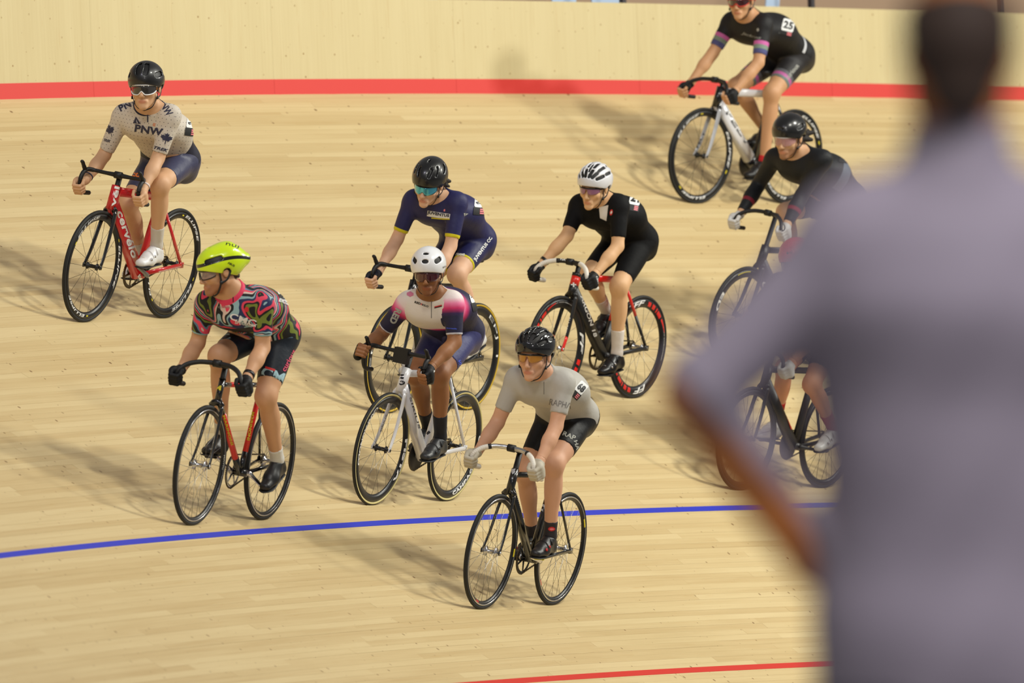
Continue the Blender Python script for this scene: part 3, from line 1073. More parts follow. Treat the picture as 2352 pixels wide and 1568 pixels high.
def make_rider(key, P, K):
    ctx = Ctx(P)
    root = frame_empty('person', P['O'], P['X'], P['Y'], P['Z'])
    tag(root, K['label'], 'person', 'riders on the track')
    _in = unit(A3(*P['shL']) - A3(*P['shR'])) * .020
    _sh = {'shL': -_in + A3(0, 0, -.022), 'shR': _in + A3(0, 0, -.022)}
    g_ = lambda k: A3(*P[k]) + _sh.get(k, 0)
    hip, shL, shR = g_('hip'), g_('shL'), g_('shR')
    smid = (shL + shR) / 2
    lat = unit(shL - shR)
    sp = unit(smid - hip)
    dor = unit(np.cross(sp, lat))
    b = K.get('build', 1.0)
    # back curve
    M = hip + (smid - hip) * .50 + dor * .050
    f, l, u = head_axes(P, K['head'])
    hs = K['head'].get('scale', .94) * 1.11
    hc = g_('head') + A3(0, 0, -.022 + K['head'].get('dz', 0))
    hp, hq, HR = head_prims(hc, f, l, u, hs, K['head'].get('slim', 1.0))
    hips = {s: hip + lat * (.082 * (1 if s == 'L' else -1)) for s in 'LR'}
    plat = A3(0, 1, 0)
    torso = [Cone(hip + plat * .07, hip - plat * .07, .098 * b, .098 * b, k=.04),
             Ell(hip - sp * .045 - dor * .01 + plat * .068, A3(.112, .082, .098) * b, np.array([sp, lat, dor]), .04),
             Ell(hip - sp * .045 - dor * .01 - plat * .068, A3(.112, .082, .098) * b, np.array([sp, lat, dor]), .04),
             Cone(hip + sp * .02, M - dor * .008, .116 * b, .118 * b, n=lat, f=1.46, k=.06),
             Cone(M - dor * .012, smid - sp * .045 - dor * .035, .118 * b, .104 * b, n=lat, f=1.46, k=.06),
             Cone(shL * .86 + shR * .14 - dor * .008, shR * .86 + shL * .14 - dor * .008, .056 * b, .056 * b, k=.045),
             Ell(smid - sp * .075 - dor * .075 + lat * .07, A3(.085, .075, .045) * b, np.array([sp, lat, dor]), .04),
             Ell(smid - sp * .075 - dor * .075 - lat * .07, A3(.085, .075, .045) * b, np.array([sp, lat, dor]), .04)]
    nb = smid + sp * .012 + dor * .022
    he = hc - u * .055 * hs - f * .022 * hs
    neck = [Cone(nb, he, .062 * b, .054 * b, k=.03), Cone(nb + (he - nb) * .35, shL * .8 + smid * .2 + dor * .006, .046, .036, k=.05), Cone(nb + (he - nb) * .35, shR * .8 + smid * .2 + dor * .006, .046, .036, k=.05)]
    arms, hands, legs = {}, {}, {}
    for s, sg in (('L', 1), ('R', -1)):
        S, E, W, B = g_('sh' + s), g_('el' + s), g_('wr' + s), g_('grip' + s)
        arms[s] = [Ell(S + unit(E - S) * .025, (.054 * b,) * 3, None, .04), Cone(S, E, .050 * b, .038 * b, .004, k=.03),
                   Cone(E, E + (W - E) * .45, .039 * b, .040 * b, .003, k=.02), Cone(E + (W - E) * .4, W, .040 * b, .0265 * b, 0, k=.02)]
        path = bar_path(K['bars'], P['bar'][0], P['bar'][1], sg)
        pi_ = int(np.argmin([np.linalg.norm(q - B) for q in path]))
        a = unit(path[max(pi_ - 1, 0)] - path[min(pi_ + 1, len(path) - 1)])
        hands[s] = hand_prims(B, a, W, sg)
        Kn, Hp = g_('kn' + s), hips[s]
        ped, loc, fx, fz = foot_frame(P, s)
        An = loc(-.115, 0, .125)
        bk = unit(np.cross(unit(An - Kn), A3(0, 1, 0)))
        if bk[0] > 0: bk = -bk
        legs[s] = [Cone(Hp, Kn, .088 * b, .054 * b, .008, k=.03), Ell(Kn - bk * .004, (.047, .047, .056), None, .045),
                   Cone(Kn, An, .050 * b, .033 * b, .002, k=.03), Ell(Kn + (An - Kn) * .33 + bk * .016, A3(.045, .046, .115) * b, np.array([bk, np.cross(unit(An - Kn), bk), unit(An - Kn)]), .03),
                   Cone(An, loc(-.122, 0, .055), .032, .026, k=.02), Cone(loc(-.118, 0, .052), loc(.02, 0, .045), .026, .024, k=.02)]
    allp = torso + neck + hp + arms['L'] + arms['R'] + legs['L'] + legs['R'] + hands['L'][0] + hands['R'][0]
    lo = np.min([p.bounds()[0] for p in allp], 0) - .03
    hi = np.max([p.bounds()[1] for p in allp], 0) + .03
    h = K.get('h', .0076)
    def fields(g):
        T = g.field(torso)
        N = g.field(neck)
        H = g.field(hp)
        Ar = {s: g.field(arms[s] + hands[s][0]) for s in 'LR'}
        Lg = {s: g.field(legs[s]) for s in 'LR'}
        return T, N, H, Ar, Lg
    def body_D(g, F):
        T, N, H, Ar, Lg = F
        core = smin(smin(T, N, .04), H, .022)
        arm = np.minimum(Ar['L'], Ar['R'])
        leg = np.minimum(Lg['L'], Lg['R'])
        return np.minimum(smin(core, leg, .03), smin(core, arm, .03))
    g = Grid(lo, hi, h)
    F = fields(g)
    T, N, H, Ar, Lg = F
    Db = body_D(g, F)
    npl = nb + (he - nb) * .10
    nd = unit(he - nb)
    cut = np.maximum(Db, g.plane(npl + nd * .004, nd))
    # keep arms above neck plane: the plane only trims close to the head
    x, y, z = g.xyz()
    near = (np.abs(x - hc[0]) < .19) & (np.abs(y - hc[1]) < .19) & (np.abs(z - hc[2]) < .25)
    Dbody = np.where(near, cut, Db)
    for s in 'LR':
        W, E = g_('wr' + s), g_('el' + s)
        dr = unit(W - E)
        nearw = ((x - W[0]) ** 2 + (y - W[1]) ** 2 + (z - W[2]) ** 2) < (.16 ** 2)
        armonly = Ar[s] < np.minimum(T, np.minimum(Lg['L'], Lg['R'])) + .02
        Dbody = np.where(nearw & armonly, np.maximum(Dbody, g.plane(W - dr * .012, dr)), Dbody)
    parts = [(Dbody, g)]
    # finer head
    gh = Grid(hc - A3(.19, .19, .25), hc + A3(.19, .19, .16), K.get('hh', .0047))
    Fh = fields(gh)
    Dh = np.minimum(smin(smin(Fh[0], Fh[1], .04), Fh[2], .022), .5)
    for sy in (1, -1):   # eye sockets
        e = Ell(hq(.100, sy * .031, -.013), np.array((.018, .019, .013)) * hs, HR).ev(*gh.xyz())
        Dh = -smin(-Dh, e, .010)
        Dh = smin(Dh, Ell(hq(.076, sy * .031, -.013), (.0125 * hs,) * 3).ev(*gh.xyz()), .002)
    Dh = np.maximum(Dh, -gh.plane(npl, nd))
    parts.append((Dh.astype(np.float32), gh))
    hp_fine = {}
    for s in 'LR':
        palm, prox, dist, thumb = hands[s]
        W, E, B = g_('wr' + s), g_('el' + s), g_('grip' + s)
        dr = unit(W - E)
        gg = Grid(np.minimum(W, B) - .085, np.maximum(W, B) + .085, K.get('hn', .0043))
        pal = gg.field(arms[s] + palm)
        D = gg.field(arms[s] + palm + prox + dist + thumb)
        D = np.maximum(D, -gg.plane(W - dr * .018, dr))
        parts.append((D, gg))
        hp_fine[s] = gg
    skin = skin_material('skin_' + key, K['skin'])
    st = K.get('stubble')
    def tint(V):
        c = np.ones((len(V), 4), np.float32)
        q = (V - hc) @ np.stack([f, l, u], 1) / hs
        le = np.sqrt((q[:, 1] / .024) ** 2 + ((q[:, 2] + .0855) / .0105) ** 2 + (np.maximum(.095 - q[:, 0], 0) / .012) ** 2)
        lw = np.clip((1.25 - le) / .5, 0, 1)[:, None]
        lips = lw[:, 0] > .3
        c[:, :3] = 1 + lw * (np.array((.82, .58, .56)) - 1)
        brow = (np.abs(np.abs(q[:, 1]) - .032) < .02) & (np.abs(q[:, 2] - .008) < .005) & (q[:, 0] > .06)
        c[brow, :3] = (.35, .28, .25)
        inh = np.linalg.norm(q, axis=1) < .2
        if st:
            sm = lambda e0, e1, v: np.clip((v - e0) / (e1 - e0), 0, 1)
            w1 = sm(-.060, -.074, q[:, 2]) * sm(-.145, -.130, q[:, 2]) * sm(-.015, .005, q[:, 0])
            w2 = sm(-.020, -.045, q[:, 2]) * sm(-.135, -.115, q[:, 2]) * sm(-.012, .004, q[:, 0]) * sm(.050, .028, q[:, 0]) * sm(.042, .054, np.abs(q[:, 1]))
            w3 = np.maximum(w1, w2) * inh * (1 - lw[:, 0])
            c[:, :3] *= 1 + w3[:, None] * (np.array(st) - 1)
        cheek = inh & (np.linalg.norm(np.abs(q) - A3(.065, .043, .03) * A3(1, 1, 1), axis=1) < .03)
        return {'tint': c}
    body, V, _ = skin_mesh('body', parts, skin, root, tint)
    out = dict(ctx=ctx, root=root, body=body, hq=hq, hc=hc, f=f, l=l, u=u, hs=hs)
    # ---------------- clothing grown from the same body
    top = K['jersey']
    ts = K.get('sleeve', .62)
    hemp = {}
    Ac = {}
    for s in 'LR':
        S, E, W = g_('sh' + s), g_('el' + s), g_('wr' + s)
        if ts <= 1:
            pt, nn = S + (E - S) * ts, unit(E - S)
        else:
            pt, nn = E + (W - E) * (ts - 1), unit(W - E)
        hemp[s] = (pt, nn)
        Ac[s] = np.maximum(g.field(arms[s][:2]) if ts <= .9 else Ar[s], g.plane(pt, nn))
    colp = nb + (he - nb) * K.get('collar', .30)
    Nc = np.maximum(N, g.plane(colp, nd + f * K.get('collar_tilt', .25)))
    J = smin(smin(T, Nc, .035), np.minimum(Ac['L'], Ac['R']), .03) - .0055
    wp = hip + sp * K.get('waist', .0)
    wn = unit(sp - dor * .12)
    J = np.maximum(J, -g.plane(wp, wn))
    def jattr(V):
        d = np.full(len(V), 9.0)
        for s in 'LR':
            pt, nn = hemp[s]
            S = g_('sh' + s)
            t = -(V - pt) @ nn
            ax = unit(g_('el' + s) - S) if ts <= 1 else nn
            rel = V - pt
            rad = np.linalg.norm(rel - np.outer(rel @ nn, nn), axis=1)
            m = (rad < .078) & (t < (.30 if ts <= 1 else .6)) & (np.sign(rel @ lat + 1e-6) == np.sign(rel @ lat + 1e-6))
            d = np.where(m, np.minimum(d, t), d)
        q = V - hip
        rel = V - colp
        cu = unit(nd + f * K.get('collar_tilt', .25))
        rad = np.linalg.norm(rel - np.outer(rel @ nd, nd), axis=1)
        co = np.where(rad < .10, np.maximum(-(rel @ cu), 0) + np.maximum(rad - .066, 0) * .8, 9.0)
        return {'arm': d, 'collar': co, 'tc': np.stack([q @ sp, (V - smid) @ lat, q @ dor], 1)}
    jersey, JV, _ = skin_mesh('jersey', [(J, g)], top, root, jattr)
    out['jersey'] = jersey
    tl = K.get('hem', .72) + .03
    Lc, lhem = {}, {}
    for s in 'LR':
        Hp, Kn = hips[s], g_('kn' + s)
        pt, nn = Hp + (Kn - Hp) * tl, unit(Kn - Hp)
        lhem[s] = (pt, nn)
        Lc[s] = np.maximum(g.field(legs[s][:2]), g.plane(pt, nn))
    Sh = smin(np.maximum(T, g.plane(hip + sp * .16, sp)), np.minimum(Lc['L'], Lc['R']), .03) - .003
    def sattr(V):
        d = np.full(len(V), 9.0)
        for s in 'LR':
            pt, nn = lhem[s]
            t = -(V - pt) @ nn
            rel = V - pt
            rad = np.linalg.norm(rel - np.outer(rel @ nn, nn), axis=1)
            d = np.where((rad < .095) & (t < .2), np.minimum(d, t), d)
        return {'leg': d}
    shorts, SV, _ = skin_mesh('bib_shorts', [(Sh, g)], K['shorts'], root, sattr)
    out['shorts'] = shorts
    # socks and shoes
    for s, sg in (('L', 1), ('R', -1)):
        ped, loc, fx, fz = foot_frame(P, s)
        An, Kn = loc(-.115, 0, .125), g_('kn' + s)
        up = unit(Kn - An)
        topl = K.get('sock', .11)
        gs = Grid(np.minimum(An, An + up * topl) - .09, np.maximum(An, An + up * topl) + .09, .007)
        D = np.maximum(np.maximum(gs.field(legs[s]) - .0028, gs.plane(An + up * topl, up)), -gs.plane(An - up * .06, up))
        sock, _, _ = skin_mesh('sock', [(D, gs)], K['sock_mat'], root)
        out['sock' + s] = sock
        nrm = A3(0, 1, 0)
        sh = [Cone(loc(-.135, 0, .055), loc(-.03, 0, .046), .036, .037, n=nrm, f=1.04, k=.02), Cone(loc(-.03, 0, .043), loc(.058, 0, .036), .035, .025, n=nrm, f=1.32, k=.02),
              Cone(loc(-.11, 0, .105), loc(-.02, 0, .055), .038, .036, k=.025), Cone(loc(-.135, 0, .09), loc(-.14, 0, .05), .033, .033, k=.02)]
        gs = Grid(np.minimum(loc(-.18, 0, 0), loc(.1, 0, 0)) - .06, np.maximum(loc(-.18, 0, .13), loc(.1, 0, .1)) + .06, .0058)
        D = gs.field(sh)
        D = np.maximum(D, gs.plane(loc(-.11, 0, .112), unit(fz * 1.0 - fx * .35)))
        D = np.maximum(D, -gs.plane(loc(0, 0, .014), fz))
        shoe, _, _ = skin_mesh('shoe', [(D, gs)], K['shoe_mat'], root)
        out['shoe' + s] = shoe
        mb = MB()
        xs = [-.168, -.15, -.10, -.04, .01, .05, .078, .09]
        mb.loft([loc(x, 0, .010 + (.004 if x > .05 else 0)) for x in xs], [.018, .031, .033, .036, .044, .042, .030, .012], [.004, .006, .006, .006, .006, .006, .005, .003], seg=12)
        mb.build('sole', K.get('sole_mat', MB_), shoe)
        if K.get('dial', True):
            mb = MB()
            for zx in (-.035, .0):
                c = loc(zx, .036, .078 - zx * .4 - .02)
                mb.loft([c, c + A3(0, sg * .008, .003)], .0085, up=(0, 0, 1), seg=10)
            mb.build('closure_dial', K.get('dial_mat', SILV), shoe)
            mb = MB()
            for zx in (-.07, -.025):
                ring = [loc(zx + .02 * cos(t) * .3, .043 * cos(t), .055 + .045 * sin(t) + (.018 if zx < -.05 else 0)) for t in np.linspace(.15, pi - .15, 9)]
                mb.loft(ring, .0025, .006, up=tuple(fx), seg=6)
            mb.build('shoe_strap', K.get('strap_mat', K['shoe_mat']), shoe)
    # gloves
    gk = K.get('gloves')
    if gk:
        for s in 'LR':
            palm, prox, dist, thumb = hands[s]
            W, E = g_('wr' + s), g_('el' + s)
            dr = unit(W - E)
            gg = hp_fine[s]
            pr = arms[s] + palm + prox + ([thumb[0]] if gk['half'] else dist + thumb)
            D = gg.field(pr) - .0022
            D = np.maximum(D, -gg.plane(W + dr * .004, dr))
            if gk['half']:
                a_, b_ = prox[0].a, prox[0].b
                D = np.maximum(D, gg.plane(prox[1].a + (prox[1].b - prox[1].a) * .72, unit(prox[1].b - prox[1].a)) * .9 - .004)
            gl, _, _ = skin_mesh('glove', [(D, gg)], gk['mat'], root)
            out['glove' + s] = gl
    # ---------------- hair
    if K.get('hair'):
        hr = K['hair']
        gq = Grid(hc - .19, hc + .19, .006)
        D = Ell(hq(-.014, 0, .030), np.array((.101, .081, .092)) * hs, HR).ev(*gq.xyz()).astype(np.float32)
        extra = [Cone(hq(-.075, 0, .0), hq(-.085, 0, -.045), .045 * hs, .03 * hs, k=.02)]
        for a, b_, ra, rb in hr.get('locks', []):
            extra.append(Cone(hq(*a), hq(*b_), ra * hs, rb * hs, k=.008))
        D = gq.field(extra, D)
        # hairline: keep behind the ears and off the face
        D = np.maximum(D, gq.plane(hq(.005, 0, 0), f * .9 - u * .45))
        D = np.maximum(D, -gq.plane(hq(0, 0, hr.get('low', -.055)), u))
        nz = np.sin(gq.xyz()[0] * 420) * np.sin(gq.xyz()[1] * 390) * np.sin(gq.xyz()[2] * 360) * .0025
        skin_mesh('hair', [((D + nz).astype(np.float32), gq)], hr['mat'], root)
    make_helmet(K, out, HR)
    make_glasses(K, out)
    return out

def make_helmet(K, o, HR):
    hk = K['helmet']
    hq, hs = o['hq'], o['hs']
    f, l, u = o['f'], o['l'], o['u']
    rx, ry, rz = hk.get('r', (.137, .104, .108))
    cz = .040
    c0 = np.array((-.014, 0, cz))
    g = Grid(o['hc'] - .20, o['hc'] + .20, K.get('hg', .0040))
    E = Ell(hq(*c0), np.array((rx, ry, rz)) * hs, HR)
    D = E.ev(*g.xyz())
    outer = [E]
    if hk.get('tail'):
        t = Cone(hq(-.06, 0, .075), hq(-.155, 0, .045), .075 * hs, .035 * hs, k=.03, n=l, f=1.2)
        outer.append(t)
        D = smin(D, t.ev(*g.xyz()), .04)
    Dout = D.copy()
    # lower edge: brow, over the ears, nape
    fr, bk = hk.get('brow', .030) - .015, hk.get('nape', -.034) - .004
    sl = (fr - bk) / .24
    nrm = unit(-(u * 1.0 - f * sl))
    D = np.maximum(D, g.plane(hq(.12, 0, fr), nrm))
    # ear hollows
    for sy in (1, -1):
        D = -smin(-D, Ell(hq(-.012, sy * .106, -.030), np.array((.040, .036, .046)) * hs, HR).ev(*g.xyz()), .006)
    def on(az, el, dep=1.0):
        a, e = radians(az), radians(el)
        return hq(*(c0 + np.array((rx * cos(e) * cos(a), ry * cos(e) * sin(a), rz * sin(e))) * dep))
    D = np.maximum(D, -Ell(hq(*c0), (np.array((rx, ry, rz)) - .009) * hs, HR).ev(*g.xyz()))
    for az1, el1, az2, el2, w in hk['vents']:
        for sy in ((1, -1) if (az1 or az2) else (1,)):
            n = 3
            pts = [on(sy * (az1 + (az2 - az1) * t), el1 + (el2 - el1) * t) for t in np.linspace(0, 1, n + 1)]
            for a, b in zip(pts[:-1], pts[1:]):
                D = -smin(-D, Cone(a, b, w * hs, w * hs).ev(*g.xyz()), .003)
    for lam, p1, p2, w in hk.get('slots', []):
        for sy in ((1, -1) if lam else (1,)):
            la = radians(lam * sy)
            pts = []
            for ph in np.linspace(p1, p2, 4):
                ph = radians(ph)
                pts.append(hq(*(c0 + np.array((rx * cos(ph), ry * sin(la) * sin(ph), rz * cos(la) * sin(ph))))))
            for a, b in zip(pts[:-1], pts[1:]):
                D = -smin(-D, Cone(a, b, w * hs, w * hs).ev(*g.xyz()), .003)
    V, F = nets(D.astype(np.float32), g)
    q = (V - o['hc']) @ np.stack([f, l, u], 1) / hs
    bz = .036 + .030 * np.cos((q[:, 0] + .03) / .137 * 1.25)
    hel = mesh_np('helmet', V, F, hk['mat'], o['root'], attrs={'band': np.abs(q[:, 2] - bz)})
    o['helmet'] = hel
    gl = Grid(o['hc'] - .16, o['hc'] + .16, .008)
    L_ = Ell(hq(*c0), (np.array((rx, ry, rz)) - .010) * hs, HR).ev(*gl.xyz())
    L_ = np.maximum(L_, gl.plane(hq(.12, 0, fr + .004), nrm))
    for sy in (1, -1):
        L_ = -smin(-L_, Ell(hq(-.012, sy * .106, -.030), np.array((.042, .038, .048)) * hs, HR).ev(*gl.xyz()), .006)
    skin_mesh('helmet_liner', [(L_.astype(np.float32), gl)], hk.get('liner', MB_), hel)
    # straps
    mb = MB()
    for sy in (1, -1):
        s1 = bez([hq(.034, sy * .083, .022), hq(.030, sy * .079, -.02), hq(.026, sy * .070, -.062), hq(.040, sy * .045, -.116), hq(.050, sy * .0, -.136)], 4)
        s2 = bez([hq(-.040, sy * .085, .010), hq(-.012, sy * .083, -.045), hq(.022, sy * .072, -.066)], 4)
        for s_ in (s1, s2):
            mb.loft(s_, .0022, .0058, up=tuple(l), seg=6)
        mb.box(hq(.026, sy * .074, -.063), (.008, .004, .009), (f, l, u))
    mb.build('chin_strap', MB_, hel)

def make_glasses(K, o):
    gk = K['glasses']
    hq = o['hq']
    zt, zb = gk.get('top', .024) - .014, gk.get('bot', -.030) - .012
    amax = gk.get('span', 64)
    nd, nw = gk.get('notch', .020), gk.get('nw', 9.0)
    rx, ry = gk.get('rx', .116), .080
    na, nz = 33, 6
    V, F = [], []
    for d in (0.0, -.0022):
        for i in range(na):
            az = -amax + 2 * amax * i / (na - 1)
            edge = (abs(az) / amax) ** 4
            a = radians(az)
            top = zt - .006 * edge
            bot = zb + nd * math.exp(-(az / nw) ** 2) + (top - zb) * .45 * edge
            if gk.get('two') and abs(az) < 7:
                bot = top - .007
            for j in range(nz):
                z = top + (bot - top) * j / (nz - 1)
                V.append(hq((rx + d) * cos(a) + .0 - abs(z) * .05, (ry + d) * sin(a), z))
    m = na * nz
    for i in range(na - 1):
        for j in range(nz - 1):
            q = (i * nz + j, i * nz + j + 1, (i + 1) * nz + j + 1, (i + 1) * nz + j)
            F.append(q); F.append(tuple(k + m for k in q[::-1]))
    rim = [i * nz for i in range(na)] + [(na - 1) * nz + j for j in range(1, nz)] + [i * nz + nz - 1 for i in range(na - 2, -1, -1)] + [j for j in range(nz - 2, 0, -1)]
    for a, b in zip(rim, rim[1:] + rim[:1]):
        F.append((a, b, b + m, a + m))
    mb = MB()
    mid = [hq((rx - .001) * cos(radians(az)), (ry - .001) * sin(radians(az)), zt - .006 * (abs(az) / amax) ** 4) for az in np.linspace(-amax, amax, 25)]
    mb.loft(mid, .0046 if gk.get('two') else .0030, .0044, up=tuple(o['u']), seg=6)
    if gk.get('full'):
        low = [V[i * nz + nz - 1] for i in range(na)]
        mb.loft(low, .0030, .0036, up=tuple(o['u']), seg=6)
    for sy in (1, -1):
        az = radians(amax * sy)
        mb.loft(bez([hq(rx * cos(az), ry * sin(az), zt - .008), hq(.025, sy * .083, .003), hq(-.012, sy * .083, .004), hq(-.035, sy * .080, -.008)], 4), .0022, .005, up=tuple(o['l']), seg=6)
    fr = mb.build('sunglasses', gk['frame'], o['root'])
    mesh_np('lens', V, F, gk['lens'], fr)
    o['glasses'] = fr
POSE = {}
POSE['R1']=dict(hip=(-0.269,0.010,0.968),shL=(0.144,0.209,1.299),shR=(0.144,-0.150,1.243),elL=(0.182,0.162,1.004),elR=(0.128,-0.227,0.955),wrL=(0.355,0.191,0.827),wrR=(0.343,-0.207,0.813),gripL=(0.410,0.200,0.770),gripR=(0.410,-0.200,0.770),knL=(0.149,0.184,0.852),knR=(0.010,-0.084,0.685),head=(0.274,0.060,1.437),bar=(0.335,0.875),crank=20,pitchL=5,pitchR=10,O=(-2.30152,43.62769,3.18048),X=(-0.43993,-0.89799,-0.00823),Y=(0.88501,-0.43198,-0.17364),Z=(0.15237,-0.08367,0.98477))
POSE['R2']=dict(hip=(-0.190,0.010,1.065),shL=(0.281,0.176,1.291),shR=(0.281,-0.197,1.241),elL=(0.250,0.178,1.011),elR=(0.209,-0.230,0.975),wrL=(0.446,0.195,0.846),wrR=(0.438,-0.206,0.836),gripL=(0.505,0.200,0.792),gripR=(0.505,-0.200,0.792),knL=(0.013,0.136,0.730),knR=(0.189,-0.100,0.922),head=(0.411,-0.071,1.393),bar=(0.430,0.897),crank=-155,pitchL=25,pitchR=0,O=(-1.58001,40.80438,2.11012),X=(-0.36641,-0.93038,0.01205),Y=(0.92077,-0.36443,-0.13916),Z=(0.13387,-0.03989,0.99020))
POSE['R3']=dict(hip=(-0.264,0.010,1.067),shL=(0.230,0.208,1.346),shR=(0.230,-0.149,1.321),elL=(0.282,0.197,1.046),elR=(0.257,-0.194,1.041),wrL=(0.435,0.199,0.843),wrR=(0.434,-0.198,0.841),gripL=(0.485,0.200,0.780),gripR=(0.485,-0.200,0.780),knL=(0.060,0.135,0.867),knR=(0.067,-0.052,0.803),head=(0.360,0.042,1.413),bar=(0.410,0.885),crank=155,pitchL=25,pitchR=10,O=(-0.51998,45.03751,2.59403),X=(-0.48973,-0.87184,0.00776),Y=(0.86490,-0.48692,-0.12187),Z=(0.11003,-0.05297,0.99252))
POSE['R4']=dict(hip=(-0.254,0.010,1.027),shL=(0.200,0.200,1.306),shR=(0.200,-0.141,1.263),elL=(0.254,0.233,1.010),elR=(0.330,-0.104,1.036),wrL=(0.441,0.208,0.831),wrR=(0.458,-0.187,0.844),gripL=(0.500,0.200,0.777),gripR=(0.500,-0.200,0.777),knL=(0.062,0.156,0.749),knR=(0.101,-0.060,0.796),head=(0.330,0.057,1.378),bar=(0.425,0.882),crank=-40,pitchL=10,pitchR=25,O=(0.50474,46.84057,2.61539),X=(-0.54928,-0.83557,0.01111),Y=(0.82865,-0.54635,-0.12186),Z=(0.10789,-0.05773,0.99248))
POSE['R5']=dict(hip=(-0.193,0.010,1.030),shL=(0.229,0.193,1.271),shR=(0.229,-0.133,1.208),elL=(0.240,0.232,1.007),elR=(0.198,-0.270,0.956),wrL=(0.437,0.206,0.855),wrR=(0.430,-0.228,0.888),gripL=(0.495,0.200,0.800),gripR=(0.505,-0.215,0.865),knL=(0.188,0.146,0.801),knR=(0.029,-0.084,0.757),head=(0.359,0.044,1.412),bar=(0.420,0.905),crank=0,pitchL=10,pitchR=10,O=(-0.60605,43.19027,2.11469),X=(-0.43693,-0.89937,0.01490),Y=(0.88322,-0.43211,-0.18222),Z=(0.17032,-0.06645,0.98315))
POSE['R6']=dict(hip=(-0.264,0.010,1.129),shL=(0.245,0.201,1.377),shR=(0.245,-0.142,1.351),elL=(0.310,0.198,1.091),elR=(0.247,-0.196,1.045),wrL=(0.461,0.200,0.894),wrR=(0.442,-0.200,0.876),gripL=(0.505,0.200,0.827),gripR=(0.505,-0.200,0.827),knL=(0.088,0.126,0.859),knR=(-0.078,-0.122,0.770),head=(0.375,0.025,1.501),bar=(0.430,0.932),crank=10,pitchL=5,pitchR=10,O=(0.02759,42.36315,1.55133),X=(-0.41617,-0.90887,0.02752),Y=(0.89514,-0.41482,-0.16326),Z=(0.15980,-0.04331,0.98620))
POSE['R7']=dict(hip=(-0.363,0.010,1.058),shL=(0.153,0.200,1.312),shR=(0.153,-0.140,1.291),elL=(0.244,0.237,1.009),elR=(0.270,-0.159,1.033),wrL=(0.427,0.210,0.811),wrR=(0.437,-0.191,0.820),gripL=(0.485,0.200,0.757),gripR=(0.485,-0.200,0.757),knL=(-0.037,0.146,0.792),knR=(-0.006,-0.160,0.800),head=(0.283,0.058,1.424),bar=(0.410,0.862),crank=-35,pitchL=5,pitchR=0,O=(1.59517,51.12375,3.84786),X=(-0.67151,-0.74098,0.00425),Y=(0.73512,-0.66690,-0.12187),Z=(0.09314,-0.07871,0.99254))
POSE['R8']=dict(hip=(-0.360,0.050,1.140),shL=(0.217,0.285,1.477),shR=(0.217,-0.146,1.408),elL=(0.262,0.170,1.178),elR=(0.177,-0.253,1.178),wrL=(0.398,0.191,0.989),wrR=(0.389,-0.209,0.982),gripL=(0.445,0.200,0.925),gripR=(0.445,-0.200,0.925),knL=(0.020,0.170,0.860),knR=(0.060,-0.085,1.020),head=(0.347,0.048,1.564),bar=(0.370,1.030),crank=-70,pitchL=10,pitchR=15,O=(1.76269,49.04708,2.77958),X=(-0.62383,-0.78145,0.01336),Y=(0.76557,-0.61441,-0.19079),Z=(0.15730,-0.10879,0.98154))
POSE['R9']=dict(hip=(-0.270,0.010,1.050),shL=(0.200,0.240,1.365),shR=(0.200,-0.110,1.350),elL=(0.249,0.271,1.046),elR=(0.246,-0.263,1.051),wrL=(0.407,0.215,0.857),wrR=(0.406,-0.214,0.856),gripL=(0.455,0.200,0.795),gripR=(0.455,-0.200,0.795),knL=(0.002,0.131,0.703),knR=(0.100,-0.030,0.784),head=(0.330,0.100,1.505),bar=(0.380,0.900),crank=-175,pitchL=15,pitchR=0,O=(1.72635,47.18091,2.02988),X=(-0.57289,-0.81934,0.02178),Y=(0.80982,-0.56993,-0.13914),Z=(0.12642,-0.06208,0.99003))
# ------------------------------------------------------------------ kit materials
def cloth(name, rgb, rough=0.62, spec=0.35):
    return NT(name, rough, spec).done(rgb)

def jersey_dots():
    n = NT('cream_dotted_jersey', 0.62, 0.3)
    o = n.sep(n.obj())
    nr = n.sep(n.t.nodes.new('ShaderNodeTexCoord').outputs['Normal'])
    sd = n.math('GREATER_THAN', n.math('ABSOLUTE', nr[1]), .74)
    hx = n.math('ADD', n.math('MULTIPLY', o[1], n.math('SUBTRACT', 1.0, sd)), n.math('MULTIPLY', o[0], sd))
    y = n.math('DIVIDE', hx, .026)
    z = n.math('DIVIDE', o[2], .022)
    row = n.math('MULTIPLY', n.math('MODULO', n.math('FLOOR', z), 2.0), .5)
    fy = n.math('SUBTRACT', n.math('FRACT', n.math('ADD', n.math('ADD', y, 40.0), row)), .5)
    fz = n.math('SUBTRACT', n.math('FRACT', z), .5)
    d = n.math('SQRT', n.math('ADD', n.math('MULTIPLY', n.math('MULTIPLY', fy, fy), 1.4), n.math('MULTIPLY', fz, fz)))
    c = n.mix(n.below(d, .105), (206, 196, 182), (52, 50, 66))
    tc = n.sep(n.attr('tc', 'Vector'))
    side = n.below(n.math('SUBTRACT', tc[0], n.math('MULTIPLY', tc[2], .3)), .165)
    c = n.mix(side, c, (38, 38, 54))
    c = n.mix(n.below(n.attr('collar'), .016), c, (40, 40, 58))
    return n.done(c)

